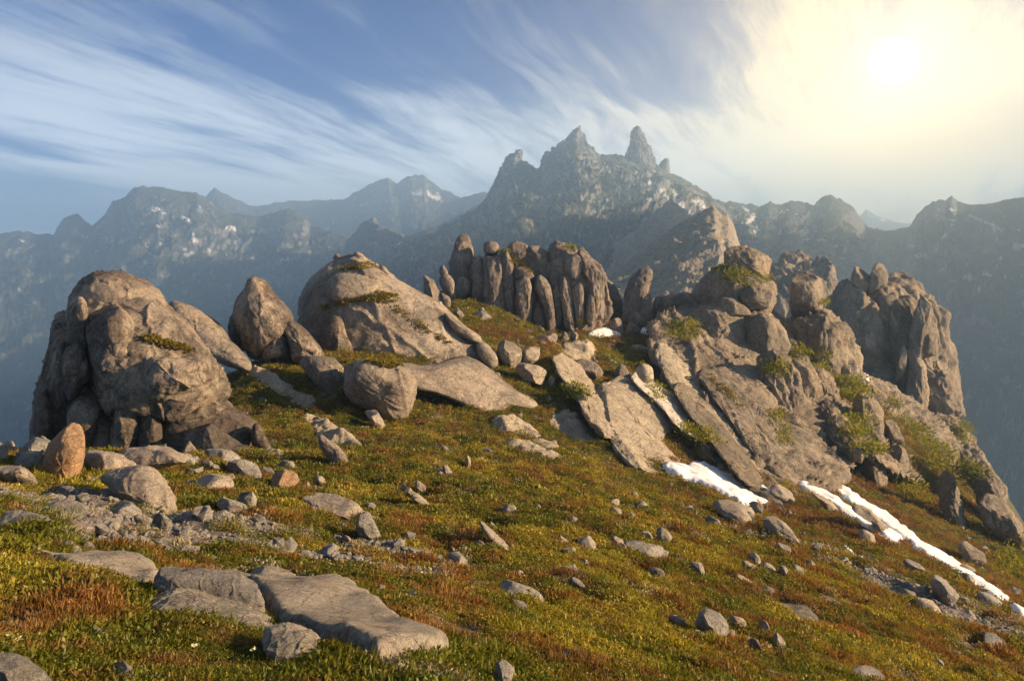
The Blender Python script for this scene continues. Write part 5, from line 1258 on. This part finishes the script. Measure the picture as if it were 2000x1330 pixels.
# ------------------------------------------------------------------ snow
for lab, pts, h in [
    ('larger white snow patch below the lone pinnacle', P(3, 390, 600, 420, 575, 480, 558, 520, 568, 580, 605, 520, 612), .5),
    ('smaller white snow patch right of the lone pinnacle', P(3, 665, 600, 672, 566, 720, 565, 758, 585, 750, 596, 700, 602), .5),
    ('small snow fleck at the foot of the columns', P(3, 228, 548, 260, 545, 300, 575, 270, 572), .3),
    ('wide ragged snow bank below the golden slab face', P(7, 230, 190, 300, 215, 350, 225, 370, 195, 430, 200, 520, 240, 600, 265, 690, 300, 770, 345, 810, 378, 740, 388, 660, 362, 640, 365, 715, 412, 640, 398, 560, 352, 470, 310, 360, 266, 280, 240), .45),
    ('long narrow upper snow strip running down the right slope', P(7, 1030, 245, 1060, 255, 1140, 330, 1230, 395, 1340, 450, 1450, 540, 1500, 590, 1480, 600, 1420, 560, 1320, 490, 1200, 410, 1120, 350, 1060, 290), .35),
    ('long lower snow strip beside the dark rock ribs', P(7, 882, 285, 905, 268, 960, 300, 1060, 360, 1160, 420, 1240, 480, 1330, 520, 1420, 570, 1370, 568, 1300, 530, 1220, 490, 1120, 430, 1000, 350), .35),
    ('lower snow strip tapering towards the right edge', P(7, 1420, 560, 1500, 590, 1600, 640, 1700, 700, 1800, 780, 1900, 840, 1945, 875, 1900, 868, 1780, 800, 1680, 730, 1560, 650, 1460, 600), .3),
    ('last piece of the snow strip at the right edge', P(7, 1910, 900, 1940, 885, 2010, 920, 2060, 960, 1990, 945), .3),
    ('little snow fleck below the long lower snow strip', P(7, 1098, 592, 1130, 600, 1180, 635, 1150, 630), .2),
    ('tiny snow fleck far down the right slope', P(7, 1180, 640, 1225, 655, 1225, 662, 1190, 650), .15),
]:
    pts = np.array(pts)
    if len(pts) > 9 and pts[:, 1].max() > 900:          # the drifts are a little wider than their crisp core
        q0, q1 = np.roll(pts, 1, 0), np.roll(pts, -1, 0)
        tn = q1 - q0
        nr_ = np.c_[tn[:, 1], -tn[:, 0]] / np.maximum(np.linalg.norm(tn, axis=1), 1e-6)[:, None]
        pts = pts + nr_ * 3.5
    sheet('snow_patch', pts, 'snow', h * .8, lab, 'snow patch', noise=.25, nl=4.0, ragged=5, edge=.05, wid=.14, relief=.1)

# ------------------------------------------------------------------ vegetation
def leaf_cloud(n, leaf, spread, height, upright=.5, seed=0, aspect=.5, dome=True):
    """n small kite-shaped leaves spread through a low dome; returns verts, tris, shade"""
    r = np.random.default_rng(seed)
    a = r.uniform(0, 2 * math.pi, n)
    rr = np.sqrt(r.uniform(0, 1, n)) * spread
    top = np.sqrt(np.clip(1 - (rr / spread) ** 2, 0, 1)) if dome else np.ones(n)
    c = np.c_[rr * np.cos(a), rr * np.sin(a), height * top * r.uniform(.25, 1, n)]
    d = r.normal(size=(n, 3))
    d[:, :2] += .6 * c[:, :2] / spread
    d[:, 2] = np.abs(d[:, 2]) * upright + .15
    d /= np.linalg.norm(d, axis=1)[:, None]
    s = np.cross(d, r.normal(size=(n, 3)))
    s /= np.linalg.norm(s, axis=1)[:, None]
    L = leaf * r.uniform(.6, 1.3, n)[:, None]
    v0, v1, v2, v3 = c, c + d * L * .5 + s * L * aspect * .5, c + d * L, c + d * L * .5 - s * L * aspect * .5
    V = np.stack([v0, v1, v2, v3], 1).reshape(-1, 3)
    i = np.arange(n) * 4
    T = np.concatenate([np.stack([i, i + 1, i + 2], 1), np.stack([i, i + 2, i + 3], 1)])
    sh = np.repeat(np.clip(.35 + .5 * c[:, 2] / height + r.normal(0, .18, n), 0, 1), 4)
    return V, T, sh
def tuft_object(name, *a, mat=None, **k):
    V, T, sh = leaf_cloud(*a, **k)
    me = mesh_data(name, V, None, T, False)
    at = me.attributes.new('shade', 'FLOAT', 'POINT')
    at.data.foreach_set('value', sh.astype(np.float32))
    me.materials.append(mat or M['leaf'])
    return bpy.data.objects.new(name, me)
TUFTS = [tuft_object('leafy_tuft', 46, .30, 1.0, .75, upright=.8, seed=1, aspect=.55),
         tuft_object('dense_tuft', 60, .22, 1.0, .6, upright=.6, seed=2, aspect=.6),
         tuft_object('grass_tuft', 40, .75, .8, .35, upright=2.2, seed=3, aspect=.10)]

def scatter(name, pos, scale, rot, tint, idx, label, cat):
    """points carry size, turn, tint and kind; a node group sets a tuft on each"""
    me = bpy.data.meshes.new(name)
    me.vertices.add(len(pos))
    me.vertices.foreach_set('co', np.asarray(pos, np.float32).ravel())
    for nm, ty, key, vals in (('size', 'FLOAT', 'value', scale), ('turn', 'FLOAT_VECTOR', 'vector', rot), ('which', 'INT', 'value', idx)):
        at = me.attributes.new(nm, ty, 'POINT')
        at.data.foreach_set(key, np.ascontiguousarray(vals, np.int32 if ty == 'INT' else np.float32).ravel())
    at = me.attributes.new('tint', 'FLOAT_COLOR', 'POINT')
    c4 = np.ones((len(pos), 4), np.float32)
    c4[:, :3] = tint
    at.data.foreach_set('color', c4.ravel())
    o = link(bpy.data.objects.new(name, me))
    ng = bpy.data.node_groups.new(name + '_nodes', 'GeometryNodeTree')
    ng.interface.new_socket('Geometry', in_out='INPUT', socket_type='NodeSocketGeometry')
    ng.interface.new_socket('Geometry', in_out='OUTPUT', socket_type='NodeSocketGeometry')
    g = NT(ng)
    gi = g.node('NodeGroupInput')
    go = g.node('NodeGroupOutput')
    pts = g.node('GeometryNodeMeshToPoints', {'Mesh': gi})
    join = g.node('GeometryNodeJoinGeometry')
    def named(nm, ty):
        n = g.n.new('GeometryNodeInputNamedAttribute')
        n.data_type = ty
        n.inputs['Name'].default_value = nm
        return n
    for k, tf in enumerate(TUFTS):
        oi = g.n.new('GeometryNodeObjectInfo')
        oi.inputs['Object'].default_value = tf
        cmp = g.n.new('FunctionNodeCompare')
        cmp.data_type = 'INT'
        cmp.operation = 'EQUAL'
        si = [s for s in cmp.inputs if s.type == 'INT' and s.enabled]
        g.l.new(named('which', 'INT').outputs['Attribute'], si[0])
        si[1].default_value = k
        iop = g.n.new('GeometryNodeInstanceOnPoints')
        g.l.new(pts.outputs[0], iop.inputs['Points'])
        g.l.new(cmp.outputs[0], iop.inputs['Selection'])
        g.l.new(oi.outputs['Geometry'], iop.inputs['Instance'])
        e2r = g.n.new('FunctionNodeEulerToRotation')
        g.l.new(named('turn', 'FLOAT_VECTOR').outputs['Attribute'], e2r.inputs[0])
        g.l.new(e2r.outputs[0], iop.inputs['Rotation'])
        g.l.new(named('size', 'FLOAT').outputs['Attribute'], iop.inputs['Scale'])
        g.l.new(iop.outputs[0], join.inputs[0])
    g.l.new(join.outputs[0], go.inputs[0])
    md = o.modifiers.new('scatter', 'NODES')
    md.node_group = ng
    tag(o, label, cat, kind='stuff')
    return o

def turf_points(n, r0, r1, s0, s1, az=37.5, power=1.0, seed=0):
    r = np.random.default_rng(seed)
    u = r.uniform(0, 1, n)
    rad = r0 * (r1 / r0) ** u if power == 0 else (r0 ** power + u * (r1 ** power - r0 ** power)) ** (1 / power)
    a = np.radians(r.uniform(-az, az, n))
    x, y = rad * np.sin(a), rad * np.cos(a)
    col, gm = turf_colour(x, y)
    z = ground_z(x, y)
    keep = (r.uniform(0, 1, n) > gm * 1.25)
    for Bp in SHEETS:                             # no tufts under slabs and snow
        lo, hi = Bp.min(0), Bp.max(0)
        k_ = np.nonzero(keep & (x > lo[0]) & (x < hi[0]) & (y > lo[1]) & (y < hi[1]))[0]
        if len(k_):
            ins = np.zeros(len(k_), bool)
            for a1, b1 in zip(Bp, np.roll(Bp, -1, 0)):
                ins ^= ((a1[1] > y[k_]) != (b1[1] > y[k_])) & (x[k_] < (b1[0] - a1[0]) * (y[k_] - a1[1]) / (b1[1] - a1[1] + 1e-12) + a1[0])
            keep[k_[ins]] = False
    # steep drops carry little turf
    x, y, z, col, rad = x[keep], y[keep], z[keep], col[keep], rad[keep]
    n = len(x)
    sc = (s0 + (s1 - s0) * (rad - r0) / (r1 - r0)) * r.uniform(.6, 1.35, n)
    hum = fbm(np.c_[x, y, 0 * x] / 1.0 + 9, 2)
    sc = sc * np.clip(1 + .75 * hum, .35, 1.9)
    eps = .15
    gx = (ground_z(x + eps, y) - z) / eps
    gy = (ground_z(x, y + eps) - z) / eps
    rot = np.c_[np.arctan(gy) * .8, -np.arctan(gx) * .8, r.uniform(0, 2 * math.pi, n)]
    tint = col * r.uniform(.65, 1.35, n)[:, None] * (1 + r.normal(0, .08, (n, 3)))
    rust = col[:, 0] / col[:, 1]
    idx = np.where(rust > 1.55, np.where(r.uniform(0, 1, n) < .55, 2, 1), np.where(r.uniform(0, 1, n) < .12, 2, np.where(r.uniform(0, 1, n) < .5, 0, 1)))
    return np.c_[x, y, z - sc * .06], sc, rot, np.clip(tint, .005, 1), idx

# ---- small scattered stones in gravel and turf
def pebble_field():
    r = np.random.default_rng(40)
    Vs, Ts, off = [], [], 0
    ico_v, ico_t = [], []
    ph = (1 + 5 ** .5) / 2
    ico_v = np.array([(-1, ph, 0), (1, ph, 0), (-1, -ph, 0), (1, -ph, 0), (0, -1, ph), (0, 1, ph), (0, -1, -ph), (0, 1, -ph), (ph, 0, -1), (ph, 0, 1), (-ph, 0, -1), (-ph, 0, 1)]) / 1.9
    ico_t = np.array([(0, 11, 5), (0, 5, 1), (0, 1, 7), (0, 7, 10), (0, 10, 11), (1, 5, 9), (5, 11, 4), (11, 10, 2), (10, 7, 6), (7, 1, 8), (3, 9, 4), (3, 4, 2), (3, 2, 6), (3, 6, 8), (3, 8, 9), (4, 9, 5), (2, 4, 11), (6, 2, 10), (8, 6, 7), (9, 8, 1)])
    xs, ys, ss = [], [], []
    for (cx, cy, rx, ry, rot) in _GRAVEL:
        k = 420
        a = r.normal(0, .6, (k, 2))
        c, s = math.cos(rot), math.sin(rot)
        xs.append(cx + a[:, 0] * rx * c - a[:, 1] * ry * s)
        ys.append(cy + a[:, 0] * rx * s + a[:, 1] * ry * c)
        ss.append(np.minimum(r.lognormal(-3.9, .6, k), .12) * (1 + .05 * math.hypot(cx, cy)))
    k = 2600
    rad = r.uniform(4 ** .8, 85 ** .8, k) ** (1 / .8)
    az = np.radians(r.uniform(-36, 36, k))
    px_, py_ = rad * np.sin(az), rad * np.cos(az)
    m = fbm(np.c_[px_, py_, 0 * px_] / 5 + 61, 3) > .05
    xs.append(px_[m]); ys.append(py_[m]); ss.append((np.minimum(r.lognormal(-3.6, .6, k), .10) * (.8 + .07 * rad))[m])
    x, y, s = np.concatenate(xs), np.concatenate(ys), np.concatenate(ss)
    z = ground_z(x, y)
    n = len(x)
    q = r.normal(size=(n, 3, 3))
    u, _, vt = np.linalg.svd(q)
    Rm = u @ vt
    sc = s[:, None] * r.uniform(.5, 1.2, (n, 3))
    V = ico_v[None] * (1 + r.normal(0, .16, (n, 12, 1)))
    V = np.einsum('nij,nkj->nki', Rm, V * sc[:, None, :])
    V[:, :, 2] *= .75
    V = V + np.c_[x, y, z + s * .15][:, None, :]
    T = (ico_t[None] + (np.arange(n) * 12)[:, None, None]).reshape(-1, 3)
    o = add_obj('gravel', V.reshape(-1, 3), None, T, M['grey'], smooth=False)
    tag(o, 'loose grey gravel and small stones strewn through the turf', 'gravel', kind='stuff')
pebble_field()

# ---- shrubs and moss on rock: find the surface first, then plant
bpy.context.view_layer.update()
dg_ = bpy.context.evaluated_depsgraph_get()
def cast(px, py):
    d = Vector(((px - 1000) / FPX, 1.0, -(py - HY) / FPX)).normalized()
    org = Vector((0, 0, 0))
    for _ in range(6):
        ok, loc, nor, fi, ob, mt = scene.ray_cast(dg_, org, d)
        if not ok:
            return None
        if ob.name.startswith(('alpine_turf', 'shrub', 'moss', 'leafy', 'dense', 'grass')):
            org = loc + d * .02
            continue
        return np.array(loc), np.array(nor), ob.name
    return None
def plant(name, pts_n, leaf, mat, label, cat, poly, per, size, group=None, kind=None, flat=.5, seed=0, ymax=400):
    """leaf clumps rooted on whatever surface lies inside the outline"""
    r = np.random.default_rng(seed)
    poly = np.array(poly, float)
    lo, hi = poly.min(0), poly.max(0)
    Vs, Ts, Ss, off, first = [], [], [], 0, None
    tries = 0
    got = 0
    while got < pts_n and tries < pts_n * 8:
        tries += 1
        q = r.uniform(lo, hi)
        a, b = poly, np.roll(poly, -1, 0)
        cross = ((a[:, 1] > q[1]) != (b[:, 1] > q[1])) & (q[0] < (b[:, 0] - a[:, 0]) * (q[1] - a[:, 1]) / (b[:, 1] - a[:, 1] + 1e-9) + a[:, 0])
        if cross.sum() % 2 == 0:
            continue
        h = cast(*q)
        if h is None or h[0][1] > ymax:
            continue
        got += 1
        s = size * r.uniform(.6, 1.4)
        V, T, sh = leaf_cloud(per, leaf / size, 1.0, flat, upright=1.0, seed=int(r.integers(1e6)), aspect=.55)
        V = V * s + h[0] + h[1] * s * .1
        Vs.append(V); Ts.append(T + off); Ss.append(np.clip(sh * r.uniform(.6, 1.2), 0, 1)); off += len(V)
        if first is None or h[0][2] < first[2]:
            first = h[0]
    if not Vs:
        return None
    V = np.vstack(Vs)
    if kind is None and cat == 'shrub':
        e = empty(name, first)
        tag(e, label, cat, group)
        f = add_obj('foliage', V - first, None, np.vstack(Ts), mat, e, smooth=False)
        # a few stems from the root up into the leaves
        sv, st, o2 = [], [], 0
        for k in range(5):
            tip = Vs[int(r.integers(len(Vs)))].mean(0) - first
            w_ = size * .04
            sv += [(-w_, 0, 0), (w_, 0, 0), (0, w_, 0), tuple(tip)]
            st += [(o2, o2 + 1, o2 + 3), (o2 + 1, o2 + 2, o2 + 3), (o2 + 2, o2, o2 + 3)]
            o2 += 4
        add_obj('stem', np.array(sv), None, np.array(st), M['twig'], e, smooth=False)
        o = f
    else:
        o = add_obj(name, V, None, np.vstack(Ts), mat, None, tuple(first), smooth=False)
        tag(o, label, cat, group, kind)
    at = o.data.attributes.new('shade', 'FLOAT', 'POINT')
    at.data.foreach_set('value', np.concatenate(Ss).astype(np.float32))
    return o
def ell(cx, cy, rx, ry, rot=0):
    t = np.linspace(0, 2 * math.pi, 14, endpoint=False)
    c, s = math.cos(rot), math.sin(rot)
    return np.c_[cx + rx * np.cos(t) * c - ry * np.sin(t) * s, cy + rx * np.cos(t) * s + ry * np.sin(t) * c]
for k, (lab, poly, n, sz) in enumerate([
    ('bright yellow-green shrub on the ledge under the square summit block', ell(1435, 540, 36, 15, .5), 60, .9),
    ('small bright shrub right of the summit block ledge', ell(1490, 545, 14, 9), 22, .7),
    ('lone round bright shrub in the cleft below the golden cliff', ell(1511, 720, 12, 17), 26, 1.0),
    ('shrub clinging to the right side of the block tower', ell(1609, 594, 12, 8), 20, .9),
    ('tall shrub in the gully below the striated slab', ell(1560, 690, 16, 22), 24, 1.0),
    ('shrub hanging in the second gully left of the right tower', ell(1600, 705, 10, 22), 22, .9),
    ('dark shrub thicket in the saddle left of the right tower', ell(1664, 765, 26, 28), 70, 1.1),
    ('shrub strip climbing the crag below the saddle', ell(1672, 830, 18, 30), 50, 1.0),
    ('yellow shrub at the foot of the pale wedge crag', ell(1700, 878, 18, 10), 30, .9),
    ('long golden shrub band on the slope below the right tower', ell(1790, 850, 45, 16, .75), 90, 1.0),
    ('shrub cluster on the lower slope right of the golden band', ell(1830, 890, 30, 28), 80, 1.0),
    ('shrub on the skyline shoulder at the right', ell(1878, 845, 16, 24), 46, 1.0),
    ('shrub band along the steep slope under the skyline shoulder', ell(1890, 930, 30, 22, .6), 70, .9),
    ('dark shrubs at the right edge above the snow strip', ell(1975, 1090, 26, 40, .5), 80, .8),
    ('shrub patch on the slope above the long snow strip', ell(1780, 960, 40, 16, .6), 70, .8),
    ('shrub in the joint at the edge of the lower slab', ell(1512, 815, 12, 18), 26, .7),
    ('shrub streak in the crack of the lower slab', ell(1528, 850, 10, 20), 26, .6),
    ('green shrub beside the leaning slab foot', ell(1110, 770, 36, 18), 70, .6),
    ('small shrub high on the right tower shoulder', ell(1740, 790, 16, 10), 20, 1.0),
    ('small shrub on top of the tallest column group', ell(1113, 486, 6, 5), 10, .6),
    ('small yellow shrub wedged between two columns', ell(983, 494, 7, 5), 10, .6),
    ('yellowish shrub at the far right of the columns base', ell(1137, 632, 12, 6), 14, .6),
    ('shrub patch in the turf beside the striated slab', ell(1335, 645, 30, 22), 80, .7),
    ('bright shrub on the mossy shelf above the golden slab', ell(1220, 700, 40, 14, .2), 70, .6),
    ('shrub tongue between the golden slab and the long slabs', ell(1362, 858, 42, 22, .5), 100, .6),
    ('low shrub in the notch of the golden slab', ell(1283, 760, 14, 24), 34, .6)]):
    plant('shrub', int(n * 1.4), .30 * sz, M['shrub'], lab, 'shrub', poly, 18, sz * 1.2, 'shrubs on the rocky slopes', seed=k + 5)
for k, (lab, poly, n, sz) in enumerate([
    ('golden moss ledge across the upper dome', P(2, 350, 440, 400, 425, 560, 405, 640, 370, 720, 385, 740, 410, 700, 430, 620, 425, 440, 445, 370, 470), 150, .35),
    ('thin golden moss strip near the top of the dome', P(2, 410, 250, 560, 220, 640, 245, 560, 258, 430, 262), 60, .35),
    ('moss line running down the dome crack', P(2, 700, 440, 760, 470, 900, 560, 1000, 640, 985, 645, 860, 565, 740, 490), 50, .25),
    ('moss in the diagonal cleft of the large left tor', P(1, 740, 545, 800, 560, 900, 590, 1000, 630, 980, 640, 860, 600, 760, 570), 60, .22),
    ('moss tufts on top of the column cluster', P(8, 780, 240, 860, 255, 940, 320, 1000, 390, 960, 380, 860, 310, 790, 300), 60, .35),
    ('moss clumps in the slab joints of the golden cliff', P(3, 1030, 800, 1100, 860, 1200, 960, 1180, 970, 1080, 890, 1020, 820), 60, .35),
    ('moss bed on the apron of the dome', P(2, 560, 720, 700, 735, 760, 750, 700, 770, 600, 745), 60, .25)]):
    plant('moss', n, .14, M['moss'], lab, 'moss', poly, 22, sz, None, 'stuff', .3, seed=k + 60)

# ---- snow lying in the gullies of the cliffs
def rock_snow(label, poly, n=26, m=7):
    b = resample(poly, n, 1)
    c = b.mean(0)
    V, ok = [], True
    for t in list(np.linspace(1, 1 / m, m)):
        for q in c + t * (b - c):
            hh = cast(*q)
            V.append(None if hh is None else hh[0] + (hh[1] + np.array([0, -.5, .6])) * (.22 if t < .95 else .02))
    good = [v for v in V if v is not None and v[1] < 260]
    if len(good) < 20:
        return
    med = np.median([v[1] for v in good])
    V = np.array([v if v is not None and abs(v[1] - med) < 9 else good[0] * np.nan for v in V])
    Q = grid_faces(n, m)
    Q = Q[~np.isnan(V[Q]).any((1, 2))]
    Q = Q[np.ptp(V[Q][:, :, 1], axis=1) < 4]
    if not len(Q):
        return
    used, inv = np.unique(Q, return_inverse=True)
    V = V[used]
    o = add_obj('snow_patch', V, inv.reshape(-1, 4), None, M['snow'], None, tuple(V[V[:, 2].argmin()]))
    tag(o, label, 'snow patch')
rock_snow('snow patch caught in the gully at the foot of the right tower', P(4, 740, 840, 765, 800, 768, 765, 780, 790, 812, 772, 835, 790, 800, 815, 785, 850))
rock_snow('tiny snow fleck among shrubs below the right tower', P(4, 1125, 1105, 1140, 1108, 1170, 1150, 1150, 1150))
# ---- pale yellow flowers in the left foreground
def flower_mesh():
    V, T, off = [], [], 0
    r = np.random.default_rng(3)
    for f in range(5):
        c = np.array([r.uniform(-.6, .6), r.uniform(-.6, .6), r.uniform(.5, 1.1)])
        ax = np.array([r.uniform(-.6, .6), -.6 + r.uniform(-.4, .4), .8])
        ax /= np.linalg.norm(ax)
        u = np.cross(ax, (0, 1, .3)); u /= np.linalg.norm(u)
        w_ = np.cross(ax, u)
        for k in range(5):
            a = k * 2 * math.pi / 5
            d = u * math.cos(a) + w_ * math.sin(a)
            s = np.cross(ax, d)
            V += [c, c + d * .35 + s * .2 + ax * .12, c + d * .55 + ax * .2, c + d * .35 - s * .2 + ax * .12]
            T += [(off, off + 1, off + 2), (off, off + 2, off + 3)]
            off += 4
    me = mesh_data('blossoms', np.array(V) * .028, None, np.array(T), False)
    at = me.attributes.new('shade', 'FLOAT', 'POINT')
    at.data.foreach_set('value', r.uniform(0, 1, len(V)).astype(np.float32))
    me.materials.append(M['petal'])
    sv = np.array([(-.002, 0, -.05), (.002, 0, -.05), (0, .003, -.05), (0, 0, .02)])
    ms = mesh_data('stalk', sv, None, np.array([(0, 1, 3), (1, 2, 3), (2, 0, 3)]), False)
    ms.materials.append(M['twig'])
    return me, ms
bm_, sm_ = flower_mesh()
for k, (px, py, lab) in enumerate([
    (12, 1088, 'pale yellow flower head at the left edge above the leafy turf'), (4, 1096, 'pale yellow flower head cut by the left edge'),
    (92, 1112, 'topmost of the pale flowers in front of the sunken slab'), (100, 1118, 'second pale flower in front of the sunken slab'),
    (140, 1128, 'left pale flower of the middle trio before the sunken slab'), (150, 1130, 'brightest pale flower of the middle trio'),
    (163, 1140, 'lowest pale flower before the sunken slab'), (16, 1258, 'upper pale flower head at lower left'),
    (36, 1270, 'lower pale flower head at lower left'), (388, 1212, 'pale flower beside the front ledge of the slab'),
    (380, 1278, 'single pale flower in grass at bottom'), (495, 1285, 'tiny pale flower below the rounded grey lump')]):
    h = hit(px, py + 8)
    e = empty('flower', h)
    e.rotation_euler = (0, 0, k * 1.3)
    tag(e, lab, 'flower', 'pale yellow flowers in the foreground')
    s = .75 if k < 9 else .6
    for nm, me in (('blossoms', bm_), ('stalk', sm_)):
        c = link(bpy.data.objects.new(nm, me))
        c.parent = e
        c.location = (0, 0, .06)
        c.scale = (s, s, s if nm == 'blossoms' else 1)

P1 = turf_points(52000, 2.2, 9, .055, .095, power=1.2, az=40, seed=1)
P2 = turf_points(90000, 8, 30, .095, .20, power=1.1, az=38, seed=2)
P3 = turf_points(90000, 26, 120, .20, .45, power=1.0, az=37, seed=3)
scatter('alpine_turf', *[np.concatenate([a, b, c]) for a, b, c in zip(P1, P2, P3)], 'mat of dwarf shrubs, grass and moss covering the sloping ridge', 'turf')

# ------------------------------------------------------------------ haze
def haze():
    x0, x1, y0, y1, z0, z1 = -4200, 2600, -500, 5300, -745, 352
    V = np.array([(x, y, z) for x in (x0, x1) for y in (y0, y1) for z in (z0, z1)], float)
    Q = np.array([(0, 1, 3, 2), (4, 6, 7, 5), (0, 4, 5, 1), (2, 3, 7, 6), (0, 2, 6, 4), (1, 5, 7, 3)])
    m, t = new_mat('mountain_air')
    # clear air (even scatter, bluish) and fine dust (forward scatter, pale), both of even density
    v1 = t.node('ShaderNodeVolumePrincipled', {'Color': (.22, .57, 1.0, 1), 'Density': HAZE, 'Anisotropy': .2})
    v2 = t.node('ShaderNodeVolumePrincipled', {'Color': (1.0, .95, .88, 1), 'Density': HAZE * .34, 'Anisotropy': .78})
    t.node('ShaderNodeOutputMaterial', {'Volume': t.node('ShaderNodeAddShader', {0: v1, 1: v2})})
    o = add_obj('haze', V, Q, None, m, smooth=False)
    tag(o, 'thin blue mountain haze filling the valley', 'haze', kind='stuff')
HAZE = 0.00030
haze()
